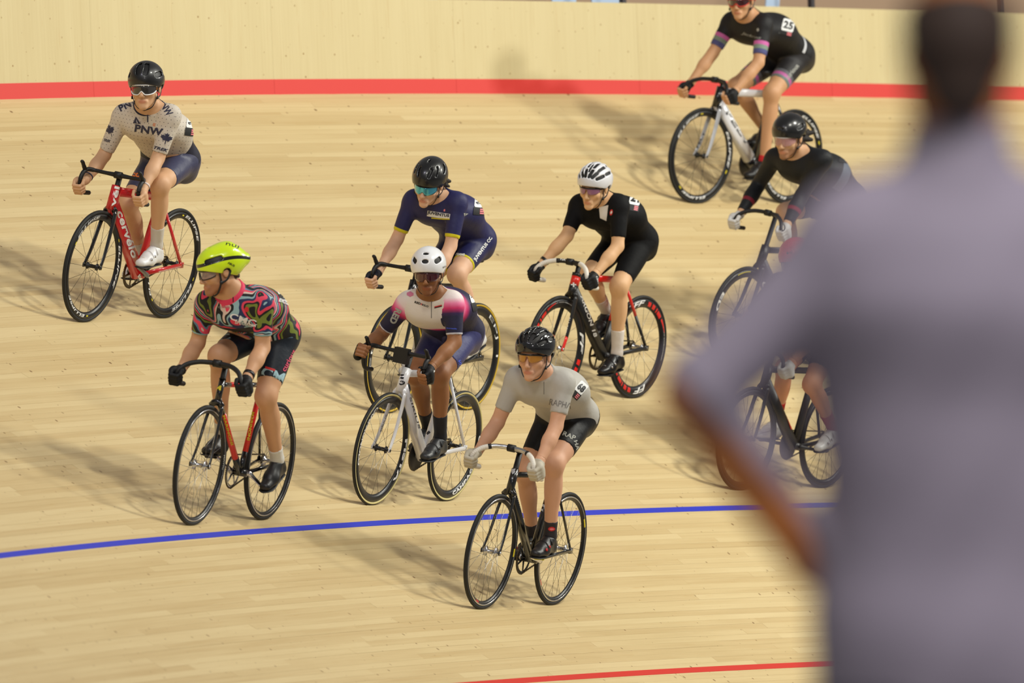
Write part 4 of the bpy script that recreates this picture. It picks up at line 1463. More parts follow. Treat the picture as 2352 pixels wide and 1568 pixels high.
def jersey_waves():
    n = NT('multicolour_wave_jersey', 0.6, 0.35)
    tc = n.sep(n.attr('tc', 'Vector'))
    v = n.comb(n.math('ADD', n.math('MULTIPLY', tc[0], 3.4), n.math('MULTIPLY', tc[1], 2.2)), n.math('SUBTRACT', n.math('MULTIPLY', tc[1], 3.4), n.math('MULTIPLY', tc[0], 1.4)), n.math('MULTIPLY', tc[2], 3.0))
    wob = n.noise(v, 1.0, 0.5, 0.6)
    wob2 = n.noise(v, 2.2, 1, .5)
    fac = n.math('FRACT', n.math('ADD', n.math('MULTIPLY', wob, 4.2), n.math('MULTIPLY', wob2, 1.3)))
    pal = [(0.0, (24, 24, 28)), (.14, (118, 132, 52)), (.27, (26, 26, 30)), (.36, (228, 66, 92)), (.47, (40, 52, 92)), (.58, (150, 184, 190)), (.67, (24, 24, 28)), (.77, (222, 196, 184)), (.83, (228, 70, 96)), (.90, (92, 124, 150)), (.96, (24, 24, 28))]
    c = n.ramp(fac, pal, True)
    chest = n.math('MULTIPLY', n.band(tc[0], .30, .46), n.math('MULTIPLY', n.below(n.math('ABSOLUTE', tc[1]), .12), n.below(tc[2], -.02)))
    c = n.mix(chest, c, (22, 22, 26))
    c = n.mix(n.below(n.attr('arm'), .006), c, (150, 184, 190))
    c = n.mix(n.below(n.attr('collar'), .034), c, (226, 60, 96))
    return n.done(c)

def jersey_fade():
    n = NT('white_pink_navy_fade_jersey', 0.6, 0.35)
    tc = n.sep(n.attr('tc', 'Vector'))
    a = n.math('DIVIDE', n.math('SUBTRACT', n.attr('arm'), .10), .16)
    t = n.math('DIVIDE', n.math('SUBTRACT', n.math('SUBTRACT', tc[0], n.math('MULTIPLY', tc[2], .35)), .27), .17)
    fct = n.math('MINIMUM', n.math('MAXIMUM', n.math('MINIMUM', a, t), 0.0), 1.0)
    c = n.ramp(fct, [(0.0, (36, 34, 62)), (.12, (60, 38, 84)), (.30, (214, 52, 112)), (.48, (238, 130, 172)), (.68, (232, 214, 214)), (1.0, (226, 218, 210))])
    c = n.mix(n.below(n.attr('arm'), .006), c, (214, 214, 226))
    return n.done(c)

def banded(name, base, bands, attr, rough=0.6, extra=None):
    n = NT(name, rough, 0.35)
    at = n.attr(attr)
    c = None
    for lo, hi, col in bands:
        c = n.mix(n.band(at, lo, hi), base if c is None else c, col)
    if extra:
        c = extra(n, c if c is not None else lin(base))
    return n.done(c)

def waist_white(n, c):
    tc = n.sep(n.attr('tc', 'Vector'))
    return n.mix(n.math('MULTIPLY', n.band(tc[0], .080, .102), n.math('GREATER_THAN', tc[2], -.02)), c, (206, 208, 212))
def grey_panel(n, c):
    tc = n.sep(n.attr('tc', 'Vector'))
    m = n.math('MULTIPLY', n.band(n.math('SUBTRACT', tc[0], n.math('MULTIPLY', tc[1], .6)), .20, .29), n.math('GREATER_THAN', tc[1], .10))
    return n.mix(m, c, (92, 100, 112))

def lens_mat(name, rgb, alpha=1.0, metal=0.0, rough=0.06):
    return mat(name, rgb, rough, metal, 0.8, 0.8, alpha=alpha)

# helmet vents: (azimuth, elevation) to (azimuth, elevation), width; mirrored left and right
V_R1 = [(14, 22, 22, 58, .014), (52, 14, 78, 20, .014), (100, 18, 130, 20, .014)]
V_R2 = [(38, 12, 76, 20, .014), (5, 60, 12, 66, .006)]
V_R3 = [(20, 20, 30, 44, .008), (46, 22, 58, 46, .008), (80, 26, 100, 40, .013), (0, 66, 0, 80, .007)]
V_MULTI = []
SLOTS = [(16, 26, 50, .0115), (13, 62, 88, .0105), (12, 100, 130, .010), (40, 30, 52, .0115), (37, 60, 90, .0105), (36, 102, 132, .010), (64, 40, 66, .011), (62, 76, 104, .0105), (63, 114, 138, .010), (0, 44, 74, .0085)]
V_R5 = [(5, 21, 0, 21, .0125), (7, 48, 0, 48, .010), (40, 18, 60, 25, .0145), (110, 22, 140, 26, .012)]
V_R8 = [(62, 14, 88, 22, .011), (4, 16, 8, 16, .005), (120, 30, 140, 36, .008)]

HB = lambda nm, rgb, rough, coat=0.4: mat(nm, rgb, rough, coat=coat)
WHT_PRINT = WHT
def prt(name, rgb): return mat('print_' + name, rgb, .55)

def lime_band():
    n = NT('lime_helmet', .22, .5, bump=False)
    n.b.inputs['Coat Weight'].default_value = .6
    return n.done(n.mix(n.below(n.attr('band'), .0095), (214, 242, 18), (14, 14, 16)))
KIT = {}
KIT['R1'] = dict(label='cyclist in cream dotted jersey with maple leaves on sleeves, black helmet, white shoes', build=.97, bars='flat', skin=(214, 170, 132),
    head=dict(yaw=10, pitch=2, roll=0, scale=.93), jersey=jersey_dots(), shorts=cloth('slate_shorts', (62, 64, 92), .45), sleeve=.86, hem=.72, collar=.34, sock=.135,
    sock_mat=cloth('cream_ribbed_sock', (204, 198, 188)), shoe_mat=mat('white_shoe', (226, 226, 226), .35), sole_mat=MB_, dial_mat=SILV,
    helmet=dict(mat=HB('black_satin_helmet', (16, 16, 19), .38), vents=V_R1), glasses=dict(frame=mat('white_frame', (248, 248, 248), .3), lens=lens_mat('smoke_lens', (46, 42, 38)), full=True, bot=-.034))
KIT['R2'] = dict(label='cyclist in multicolour wave jersey and lime helmet, head turned aside', build=1.03, bars='round', skin=(206, 158, 120), stubble=(.62, .50, .44),
    head=dict(yaw=66, pitch=8, roll=0, scale=.90, dz=.032), jersey=jersey_waves(), shorts=cloth('dark_navy_shorts', (24, 32, 44), .5), sleeve=.72, hem=.74, collar=.40, sock=.085,
    sock_mat=cloth('white_sock', (214, 212, 206)), shoe_mat=mat('black_shoe', (20, 20, 22), .4), dial=False, gloves=dict(mat=cloth('black_glove', (15, 15, 17)), half=False),
    hair=dict(mat=mat('brown_hair', (52, 36, 26), .7)), helmet=dict(mat=lime_band(), vents=V_R2, tail=True, r=(.140, .102, .104), nape=-.045),
    glasses=dict(frame=mat('black_frame', (14, 14, 14), .3), lens=lens_mat('pale_lens', (150, 148, 150), .22), full=True, rx=.118, two=True, bot=-.026))
KIT['R3'] = dict(label='cyclist in navy skinsuit with yellow hems, black helmet and mirrored blue sunglasses', build=.94, bars='flat', skin=(222, 178, 146),
    head=dict(yaw=20, pitch=19, roll=-11, scale=.92, dz=.024), jersey=banded('navy_jersey', (38, 38, 84), [(-.01, .015, (214, 200, 30))], 'arm', .55), shorts=banded('navy_suit_shorts', (34, 36, 82), [(-.01, .014, (214, 200, 30))], 'leg', .5),
    sleeve=.80, hem=.70, collar=.28, sock=.13, sock_mat=cloth('white_tall_sock', (216, 214, 210)), shoe_mat=mat('white_shoe2', (220, 220, 220), .35), gloves=dict(mat=cloth('navy_glove', (20, 22, 36)), half=True),
    hair=dict(mat=mat('dark_brown_hair', (36, 26, 20), .7), locks=[((-.06, .065, .01), (-.10, .098, -.008), .024, .010), ((-.05, .07, -.01), (-.085, .100, -.035), .020, .008), ((-.08, .03, .0), (-.125, .06, -.02), .022, .012)], low=-.06),
    helmet=dict(mat=HB('black_gloss_helmet', (13, 13, 15), .3), vents=V_R3, r=(.145, .103, .115), brow=.034), glasses=dict(frame=MB_, lens=lens_mat('mirror_blue_lens', (70, 176, 208), 1, .75, .12), bot=-.030))
KIT['R4'] = dict(label='cyclist in plain black kit with white slotted helmet and white handlebar tape', build=.99, bars='round', skin=(222, 178, 134),
    head=dict(yaw=26, pitch=12, roll=-7, scale=.93, dz=.015), jersey=cloth('black_jersey', (13, 13, 15), .72, .2), shorts=cloth('black_shorts', (12, 12, 14), .7, .2), sleeve=.78, hem=.80, collar=.22, sock=.16,
    sock_mat=cloth('white_long_sock', (222, 214, 208)), shoe_mat=mat('black_shoe4', (22, 22, 24), .35), gloves=dict(mat=cloth('black_glove4', (14, 14, 16)), half=False), hair=dict(mat=mat('brown_hair4', (70, 50, 34), .7)),
    helmet=dict(mat=HB('white_silver_helmet', (220, 220, 224), .3), brow=.042, vents=V_MULTI, slots=SLOTS, liner=mat('black_liner', (12, 12, 14), .6)), glasses=dict(frame=mat('black_frame4', (16, 14, 16), .3), lens=lens_mat('violet_lens', (150, 96, 128), .8), two=True, bot=-.019, span=58))
KIT['R5'] = dict(label='cyclist in white, pink and navy fading jersey with white helmet on white bike', build=1.0, bars='flat', skin=(150, 102, 66), stubble=(.72, .64, .60),
    head=dict(yaw=8, pitch=8, roll=0, scale=.90), jersey=jersey_fade(), shorts=cloth('blue_navy_shorts', (60, 62, 112), .5), sleeve=.80, hem=.72, collar=.26, sock=.155,
    sock_mat=cloth('black_ribbed_sock', (26, 28, 38)), shoe_mat=mat('dark_grey_shoe', (44, 46, 48), .4), dial_mat=mat('dial_black', (26, 26, 28), .3), gloves=dict(mat=cloth('black_mitt', (16, 16, 19)), half=True),
    hair=dict(mat=mat('black_hair', (22, 17, 14), .7)), helmet=dict(mat=HB('white_helmet', (232, 232, 234), .3), vents=V_R5, liner=mat('black_liner5', (10, 10, 10), .6)),
    glasses=dict(frame=mat('dark_red_frame', (50, 10, 14), .3), lens=lens_mat('red_violet_lens', (72, 12, 26), 1, .35), bot=-.034, span=68))
KIT['R6'] = dict(label='cyclist in plain grey jersey, black glossy helmet, amber glasses and beige gloves, foremost rider', build=1.0, bars='round', skin=(216, 166, 134),
    head=dict(yaw=22, pitch=5, roll=-3, scale=.98), jersey=cloth('grey_jersey', (182, 178, 170), .6), shorts=cloth('black_shorts6', (15, 15, 18), .5), sleeve=.70, hem=.66, collar=.40, sock=.09,
    sock_mat=cloth('charcoal_sock', (46, 42, 46)), shoe_mat=mat('black_shoe6', (26, 26, 28), .4), dial_mat=mat('dial_red', (196, 30, 22), .4), gloves=dict(mat=cloth('beige_glove', (188, 180, 162)), half=False), hair=dict(mat=mat('short_brown_hair', (86, 62, 44), .7)),
    helmet=dict(mat=HB('black_glossy_helmet', (12, 12, 15), .14, .8), brow=.042, vents=V_MULTI, slots=SLOTS, liner=mat('black_liner6', (24, 20, 20), .6)), glasses=dict(frame=mat('black_frame6', (12, 12, 12), .25), lens=lens_mat('amber_lens', (196, 132, 34), .75), two=True, bot=-.020, span=58))
KIT['R7'] = dict(h=.0085, label='cyclist in black kit with pink, grey and blue sleeve stripes and number 25', build=1.0, bars='round', skin=(206, 158, 118),
    head=dict(yaw=20, pitch=6, roll=0, scale=.92, dz=.026), jersey=banded('black_striped_jersey', (26, 25, 27), [(.0, .0), ][:0] + [(-.01, .031, (82, 84, 132)), (.031, .060, (130, 146, 132)), (.060, .088, (206, 104, 172))], 'arm', .6, waist_white),
    shorts=banded('black_striped_shorts', (40, 38, 40), [(-.01, .020, (112, 126, 124)), (.020, .046, (186, 98, 158)), (.046, .072, (92, 92, 98))], 'leg', .55), sleeve=.80, hem=.72, collar=.26, sock=.04,
    sock_mat=cloth('red_sock', (206, 40, 44)), shoe_mat=mat('black_shoe7', (20, 20, 22), .4), gloves=dict(mat=cloth('black_mitt7', (14, 14, 16)), half=True),
    helmet=dict(mat=HB('red_white_helmet', (214, 60, 50), .3), vents=V_MULTI, slots=SLOTS), glasses=dict(frame=mat('red_frame', (214, 48, 34), .3), lens=lens_mat('dark_red_lens', (54, 16, 18)), full=True, bot=-.028))
KIT['R8'] = dict(h=.0088, label='cyclist in black long-sleeve skinsuit and white gloves, half hidden by blurred bystander', build=1.04, bars='round', skin=(214, 170, 132), stubble=(.55, .46, .42),
    head=dict(yaw=27, pitch=10, roll=-4, scale=.96, dz=.012), jersey=banded('black_long_jersey', (22, 24, 28), [(.075, .100, (128, 30, 48))], 'arm', .6, grey_panel), shorts=cloth('black_shorts8', (22, 23, 30), .6), sleeve=1.90, hem=.70, collar=.26, sock=.12,
    sock_mat=cloth('white_sock8', (210, 208, 206)), shoe_mat=mat('white_shoe8', (216, 216, 216), .35), gloves=dict(mat=cloth('white_glove', (206, 204, 202)), half=False),
    hair=dict(mat=mat('dark_curly_hair', (30, 22, 18), .75), locks=[((-.06, .06, .01), (-.115, .105, .012), .030, .014), ((-.05, .07, -.015), (-.10, .110, -.03), .026, .012), ((-.09, .0, -.02), (-.13, .04, -.04), .026, .012), ((-.07, .05, .02), (-.14, .07, .02), .026, .010)], low=-.065),
    helmet=dict(mat=HB('black_smooth_helmet', (15, 15, 17), .3), vents=V_R8), glasses=dict(frame=mat('white_frame8', (232, 232, 230), .3), lens=lens_mat('clear_pink_lens', (200, 150, 150), .45), bot=-.032))
KIT['R9'] = dict(h=.012, hh=.008, hg=.007, hn=.007, label='cyclist with red socks and white shoes, almost wholly behind the blurred bystander', build=1.0, bars='round', skin=(222, 160, 122),
    head=dict(yaw=22, pitch=8, roll=0, scale=.95), jersey=cloth('dark_grey_jersey', (34, 34, 38), .6), shorts=cloth('black_shorts9', (20, 20, 22), .6), sleeve=.80, hem=.70, collar=.26, sock=.15,
    sock_mat=cloth('red_tall_sock', (176, 30, 26)), shoe_mat=mat('white_shoe9', (222, 222, 220), .35), gloves=dict(mat=cloth('white_glove9', (204, 202, 198)), half=False),
    helmet=dict(mat=HB('red_helmet9', (206, 40, 48), .35), vents=V_R8), glasses=dict(frame=MB_, lens=lens_mat('dark_lens9', (30, 28, 28))))

REDP = mat('gloss_red_paint', (200, 22, 30), .28, coat=.6)
REDM = mat('bright_red_paint', (222, 34, 24), .35, coat=.3)
WHP = mat('gloss_white_paint', (226, 226, 230), .28, coat=.5)
BLK = CB
SATB = mat('satin_black_paint', (20, 19, 20), .42)
CREAM = mat('cream_sidewall', (220, 206, 140), .6)
YSIDE = mat('yellow_sidewall', (204, 168, 36), .6)
TAPE = mat('white_bar_tape', (226, 220, 208), .6)
YPED = mat('yellow_pedal', (206, 200, 30), .4)
GREYP = mat('silver_grey_paint', (186, 188, 194), .3, .3, coat=.4)
one = lambda c: [(1.0, c)]
def W(depth, spokes, **k): return dict(depth=depth, spokes=spokes, **k)
BIKE = {}
BIKE['R1'] = dict(label='red track bicycle with white lettering and black deep wheels, leftmost', style='aero', big=True, mats=dict(r=REDP, k=BLK), bars='flat', bar_mat=MB_, saddle=REDP, post=REDP,
    tubes=dict(head=one('r'), down=one('r'), top=one('r'), seat=one('r'), stay=one('r'), cstay=one('r'), fork=one('k'), crown='k'), wheel=W(.038, 18, lead=20), crank=mat('grey_crank', (120, 122, 124), .35, .6), ring=CHAINM)
BIKE['R2'] = dict(label='black and red steel track bicycle with silver hubs and round black bars', style='steel', mats=dict(r=REDM, k=BLK), bars='round', bar_mat=mat('black_grip', (22, 22, 22), .6),
    tubes=dict(head=one('k'), down=[(.20, 'k'), (.80, 'r'), (1, 'k')], top=[(.20, 'k'), (.55, 'r'), (1, 'k')], seat=[(.22, 'k'), (1, 'r')], stay=one('k'), cstay=one('k'), fork=one('k'), crown='k'), wheel=W(.024, 32, track=True, hub=SILV, spoke=STEEL, flange=.028), crank=SILV)
BIKE['R3'] = dict(label='black track bicycle with yellow-walled tyres, behind the white bicycle', style='aero', mats=dict(k=BLK, w=WHP), bars='flat', bar_mat=MB_,
    tubes=dict(head=one('k'), down=one('k'), top=one('k'), seat=one('k'), stay=one('k'), cstay=one('k'), fork=one('k'), crown='k'), wheel=W(.052, 20, side=YSIDE, lead=30), crank=MB_)
BIKE['R4'] = dict(label='black and red track bicycle with red marked deep wheels and white taped bars', style='aero', mats=dict(k=SATB, r=REDM), bars='round', bar_mat=MB_, tape=TAPE, tape_start=.24,
    tubes=dict(head=[(.45, 'k'), (.85, 'r'), (1, 'k')], down=one('k'), top=[(.28, 'k'), (1, 'r')], seat=[(.42, 'k'), (1, 'r')], stay=[(.5, 'r'), (1, 'k')], cstay=one('k'), fork=[(.72, 'k'), (1, 'r')], crown='k'), wheel=W(.056, 20, hub=SILV, spoke=STEEL, lead=35), crank=SILV, ring=CHAINM)
BIKE['R5'] = dict(label='white track bicycle with cream-walled tyres and black disc chainring', style='aero', mats=dict(w=WHP, k=BLK), bars='flat', bar_mat=MB_, spider=True, post=WHP,
    tubes=dict(head=one('w'), down=one('w'), top=one('w'), seat=one('w'), stay=one('w'), cstay=one('w'), fork=one('w'), crown='w'), wheel=W(.042, 20, side=CREAM, spoke=STEEL, lead=35), disc=True, crank=MB_, ring=MB_)
BIKE['R6'] = dict(label='black steel track bicycle with silver bar, white tape and yellow pedals, nearest the camera', style='steel', fat=True, mats=dict(k=BLK), bars='round', bar_mat=SILV, tape=TAPE, tape_start=.34, pedal=YPED,
    tubes=dict(head=one('k'), down=one('k'), top=one('k'), seat=one('k'), stay=one('k'), cstay=one('k'), fork=one('k'), crown='k'), wheel=W(.026, 32, track=True, hub=SILV, spoke=STEEL, flange=.028), crank=SILV, ring=MB_)
BIKE['R7'] = dict(label='white and black track bicycle with white lettered wheels, top right by the wall', style='aero', big=True, mats=dict(w=WHP, k=BLK, g=GREYP), bars='round', bar_mat=MB_,
    tubes=dict(head=one('k'), down=[(.9, 'w'), (1, 'k')], top=one('w'), seat=one('k'), stay=one('k'), cstay=one('k'), fork=one('g'), crown='k'), wheel=W(.038, 18, lead=20), disc=True, crank=MB_, ring=MB_)
BIKE['R8'] = dict(label='black track bicycle with deep black wheel, partly behind the blurred bystander', style='aero', mats=dict(k=SATB), bars='round', bar_mat=MB_,
    tubes=dict(head=one('k'), down=one('k'), top=one('k'), seat=one('k'), stay=one('k'), cstay=one('k'), fork=one('k'), crown='k'), wheel=W(.052, 20, lead=30), crank=MB_)
BIKE['R9'] = dict(label='black track bicycle with red down tube, seen between bystander arm and body', style='aero', mats=dict(k=SATB, r=REDM), bars='round', bar_mat=MB_,
    tubes=dict(head=one('k'), down=one('k'), top=one('k'), seat=one('k'), stay=one('k'), cstay=one('k'), fork=one('k'), crown='k'), wheel=W(.034, 28, lead=60), disc=True, crank=MB_, ring=MB_)

RD, BK = {}, {}
ONLY = None
for k in POSE:
    if ONLY and k not in ONLY: continue
    BK[k] = make_bike(k, POSE[k], BIKE[k])
    RD[k] = make_rider(k, POSE[k], KIT[k])
# ------------------------------------------------------------------ lettering and marks on kit, frames and wheels
def ZM(ox, oy, sc):
    return lambda x, y: (ox + x / sc, oy + y / sc)
NAVY = prt('navy', (44, 44, 68)); ORG = prt('orange', (226, 120, 48)); GRYT = prt('grey', (120, 116, 112)); LGRY = prt('light_grey', (168, 168, 160))
PNK = prt('pink', (232, 84, 118)); REDT = prt('red', (206, 40, 40)); BLUT = prt('blue', (70, 96, 220)); SKYT = prt('sky', (168, 204, 216)); DNAV = prt('dark_navy', (24, 26, 50))
YELT = prt('yellow', (214, 200, 30)); PATCH = mat('white_number_cloth', (232, 232, 230), .7); PATCHK = mat('black_number_cloth', (20, 20, 22), .7); PNKB = prt('pale_pink', (238, 132, 140))

def number(r, z, c, w, h, ang, digits, strip, dsz=.62):
    """white race number with a black sponsor strip"""
    t = r['jersey']; cx = r['ctx']
    u = np.array((cos(radians(ang)), sin(radians(ang)))); v = np.array((-u[1], u[0]))
    P = lambda a, b: z(*(np.array(c) + u * a + v * b))
    sc = abs(z(1, 0)[0] - z(0, 0)[0])
    o = shape(cx, t, ROUNDP, P(-w / 2, 0), P(w / 2, 0), h * sc, PATCH, 'race_number', lift=.003, trunk=True)
    words(cx, t, digits, P(-w * .40, 0), P(w * .40, 0), h * dsz * sc, BLKP, .04, lift=.005, trunk=True)
    sh = strip
    shape(cx, t, BOXP, P(-w * .55, h / 2 + sh / 2), P(w * .55, h / 2 + sh / 2), sh * sc, PATCHK, 'number_strip', lift=.003, trunk=True)
    for k in (-.25, 0, .25):
        shape(cx, t, BOXP, P(w * .05, h / 2 + sh * (.5 + k)), P(w * .42, h / 2 + sh * (.5 + k)), sh * .16 * sc, PNKB, 'strip_mark', 4, lift=.005, trunk=True)

def band_on(r, side, a, b, rad, wid, m, name):
    P = POSE[r]
    E, W_ = A3(*P['el' + side]), A3(*P['wr' + side])
    c = W_ + (E - W_) * a
    d = unit(E - W_)
    mb = MB()
    mb.loft([c - d * wid, c + d * wid], rad, seg=20, up=(0, 0, 1))
    return mb.build(name, m, RD[r]['root'])

if 'R1' in RD:
    r, b = RD['R1'], BK['R1']; z = ZM(160, 120, 4.9); cx = r['ctx']; J, S_ = r['jersey'], r['shorts']; q = 1 / 4.9
    words(cx, J, 'PNW', z(560, 636), z(800, 520), 76 * q, NAVY, .03)
    words(cx, J, 'PNW', z(1035, 545), z(1130, 705), 80 * q, NAVY, .03)
    words(cx, J, 'PNW', z(735, 850), z(1050, 902), 84 * q, NAVY, .04)
    shape(cx, J, [(0, -.5), (1, -.5), (.3, .5)], z(716, 760), z(806, 768), 78 * q, NAVY)
    shape(cx, J, [(.52, -.42), (.62, -.42), (.40, .12)], z(716, 760), z(806, 768), 78 * q, WHT, n=4, lift=.003)
    words(cx, J, 'cc', z(938, 812), z(966, 818), 34 * q, ORG, .03)
    shape(cx, J, LEAFP, z(402, 896), z(512, 866), 142 * q, NAVY, n=8)
    shape(cx, J, LEAFP, z(1008, 950), z(1166, 990), 132 * q, NAVY, n=8)
    words(cx, J, 'TREK', z(950, 1068), z(1108, 1108), 34 * q, NAVY, .04, .3)
    words(cx, J, 'TREK', z(386, 985), z(462, 1002), 30 * q, NAVY, .04, .3)
    shape(cx, J, BOXP, z(872, 740), z(886, 740), 95 * q, NAVY, 'zip', 6)
    words(cx, S_, 'cc', z(700, 1376), z(782, 1384), 52 * q, ORG, .05)
    words(cx, S_, 'KALAS', z(706, 1422), z(756, 1428), 14 * q, ORG, .02)
    number(r, z, (1372, 778), 110, 150, 8, '8', 90)
    z = ZM(130, 360, 3.92); q = 1 / 3.92
    words(cx, b['frame'], 'cervélo', z(566, 486), z(706, 908), 62 * q, WHT, .03, lift=.002)
    words(cx, b['frame'], 'vél', z(502, 446), z(548, 268), 46 * q, WHT, .03)
    words(cx, b['frame'], 'é', z(728, 1072), z(764, 1072), 34 * q, WHT, .03)
    words(cx, b['frame'], 'VROOMEN.WHITE.DESIGN', z(918, 1034), z(1116, 990), 13 * q, WHT, .0)
    for s_, p0, p1 in (('sockL', (972, 582), (1000, 588)), ('sockR', (788, 674), (814, 682))):
        words(cx, r[s_], 'cc', z(*p0), z(*p1), 30 * q, NAVY, .05)
    for w_, hub, offs in ((b['wf'], HUBF, (181, 301, 61)), (b['wr'], HUBR, (128, 232, 345))):
        for a in offs:
            rim_print(w_, 'ELLIPSE', hub, .2945, .017, a, 52, .038, WHT, bold=.02, shear=.25)
            rim_print(w_, '', hub, .2945, .008, a - 32, 4, .038, YEL, 'rim_sticker', poly=BOXP)
    o = band_on('R1', 'R', .12, 0, .031, .004, mat('navy_wristband', (36, 40, 70), .6), 'wristband')
    o = band_on('R1', 'L', .10, 0, .031, .005, mat('white_wristband', (222, 206, 200), .6), 'wristband')

if 'R2' in RD:
    r, b = RD['R2'], BK['R2']; z = ZM(370, 540, 4.356); cx = r['ctx']; J, S_ = r['jersey'], r['shorts']; q = 1 / 4.356
    words(cx, J, 'CMC', z(690, 806), z(950, 884), 66 * q, WHT, .02)
    words(cx, J, 'SPECIALIST', z(740, 868), z(960, 906), 30 * q, WHT, .02)
    words(cx, J, 'curious', z(575, 716), z(690, 716), 26 * q, LGRY, 0)
    shape(cx, J, CIRCP, z(834, 740), z(878, 744), 54 * q, REDT)
    shape(cx, J, BOXP, z(716, 640), z(726, 640), 60 * q, BLKP, 'zip', 4)
    words(cx, S_, 'CM', z(1008, 1362), z(1226, 1436), 112 * q, SKYT, .03)
    shape(cx, S_, BOXP, z(1044, 1322), z(1140, 1352), 22 * q, REDT, 'emblem', 6, lift=.003)
    words(cx, S_, 'curious', z(1222, 1356), z(1332, 1148), 46 * q, PNK, .02)
    words(cx, S_, 'C', z(580, 1036), z(690, 1010), 56 * q, SKYT, .03)
    number(r, z, (1196, 530), 90, 110, -20, '6', 60)
    words(cx, J, 'BOWCYCLE', z(1176, 650), z(1272, 686), 36 * q, WHT, .03, lift=.006)
    words(cx, r['helmet'], 'ABUS', z(668, 272), z(734, 308), 22 * q, BLKP, .03)
    words(cx, r['helmet'], 'nuJ', z(650, 86), z(778, 116), 46 * q, BLKP, .0)
    z = ZM(390, 800, 3.734); q = 1 / 3.734
    words(cx, b['frame'], 'MARINONI', z(462, 572), z(534, 826), 20 * q, YELT, .03)
    words(cx, b['frame'], 'MARINONI', z(716, 545), z(672, 788), 22 * q, YELT, .03)
    words(cx, b['frame'], 'M', z(394, 334), z(440, 340), 42 * q, YELT, .06)
    words(cx, b['bars'], 'CINELLI', z(330, 80), z(440, 96), 20 * q, LGRY, .03)
    rim_print(b['wf'], 'MAVIC', HUBF, .2990, .010, 178, 16, .024, LGRY)
    band_on('R2', 'L', .10, 0, .034, .010, mat('black_watch', (18, 18, 20), .3), 'wristwatch')

if 'R3' in RD:
    r, b = RD['R3'], BK['R3']; z = ZM(820, 340, 4.612); cx = r['ctx']; J, S_ = r['jersey'], r['shorts']; q = 1 / 4.612
    shape(cx, J, BOXP, z(745, 690), z(985, 728), 60 * q, PATCH, 'chest_band')
    shape(cx, J, BOXP, z(790, 738), z(985, 754), 12 * q, YELT, 'chest_stripe', lift=.003)
    words(cx, J, 'JUVENTUS', z(748, 682), z(980, 722), 40 * q, DNAV, .04, lift=.004)
    words(cx, S_, 'JUVENTUS CC', z(1246, 1192), z(1424, 946), 46 * q, WHT, .04)
    words(cx, S_, 'FEMME', z(1046, 1124), z(1142, 1130), 24 * q, WHT, .03)
    shape(cx, J, [(0, -.5), (1, .0), (0, .5)], z(1132, 704), z(1178, 694), 34 * q, LGRY)
    shape(cx, J, CIRCP, z(918, 656), z(936, 660), 26 * q, PNKB)
    number(r, z, (1300, 560), 110, 140, 5, '8', 80)
    words(cx, r['helmet'], 'M', z(788, 216), z(826, 210), 52 * q, MB_, .05)
    for a in (150, 330):
        rim_print(b['wr'], 'EPJ 1', HUBR, .286, .030, a, 62, .052, WHT, bold=-.012)
    for a in (200, 20):
        rim_print(b['wf'], 'EPJ 1', HUBF, .286, .030, a, 62, .052, WHT, bold=-.012)
    for k in range(3):
        shape(cx, b['frame'], [(0, -.5), (.55, -.5), (1, .5), (.45, .5)], (932, 792 - 9 * k), (945, 792 - 9 * k), 6.5, WHT, 'frame_stripe', 4)
    words(cx, b['bars'], '///', (935, 620), (943, 620), 9, WHT, .02)

if 'R4' in RD:
    r, b = RD['R4'], BK['R4']; z = ZM(1200, 360, 4.9); cx = r['ctx']; J, S_ = r['jersey'], r['shorts']; q = 1 / 4.9
    shape(cx, J, [(0, .36), (1, .5), (.78, -.5), (.12, -.32)], z(862, 632), z(968, 632), 178 * q, mat('white_undershirt', (222, 216, 208), .7), 'undershirt', 12)
    shape(cx, J, CIRCP, z(984, 622), z(1018, 628), 70 * q, REDT)
    shape(cx, J, CIRCP, z(994, 622), z(1012, 628), 36 * q, WHT, n=4, lift=.003)
    number(r, z, (1268, 468), 120, 150, 12, '21', 70)
    words(cx, r['gloveL'], 'castelli', z(836, 1342), z(880, 1480), 26 * q, WHT, .0)
    z = ZM(1200, 570, 4.354); q = 1 / 4.354
    words(cx, b['frame'], 'ARGON 18', z(592, 470), z(732, 884), 36 * q, WHT, .03)
    words(cx, b['fork'], 'ARGON 18', z(424, 866), z(470, 690), 22 * q, WHT, .04)
    words(cx, b['frame'], 'ARGON 18', z(1120, 756), z(1186, 890), 16 * q, WHT, .04)
    words(cx, b['frame'], '+', z(486, 364), z(536, 364), 44 * q, WHT, .03)
    words(cx, b['bars'], 'FSA', z(380, 106), z(432, 116), 24 * q, WHT, .03)
    for w_, hub, a0 in ((b['wr'], HUBR, 0), (b['wf'], HUBF, 95)):
        for base in (0, 180):
            rim_print(w_, 'FF', hub, .286, .036, base + a0 + 78, 30, .056, WHT, bold=.03, shear=.35)
            for k, (da, ln) in enumerate(((104, 7), (115, 7), (124, 2.5), (133, 11))):
                rim_print(w_, '', hub, .284, .030 - .004 * (k == 3), base + a0 + da, ln, .056, REDM, 'rim_block', poly=BOXP)
            rim_print(w_, '', hub, .292, .012, base + a0 + 152, 20, .056, REDM, 'rim_block', poly=[(0, -.9), (1, .1), (1, .5), (0, .5)])
            rim_print(w_, 'FAST FORWARD', hub, .294, .006, base + a0 + 176, 44, .056, WHT, bold=.0)
    band_on('R4', 'R', .12, 0, .033, .009, mat('black_watch', (18, 18, 20), .3), 'wristwatch')

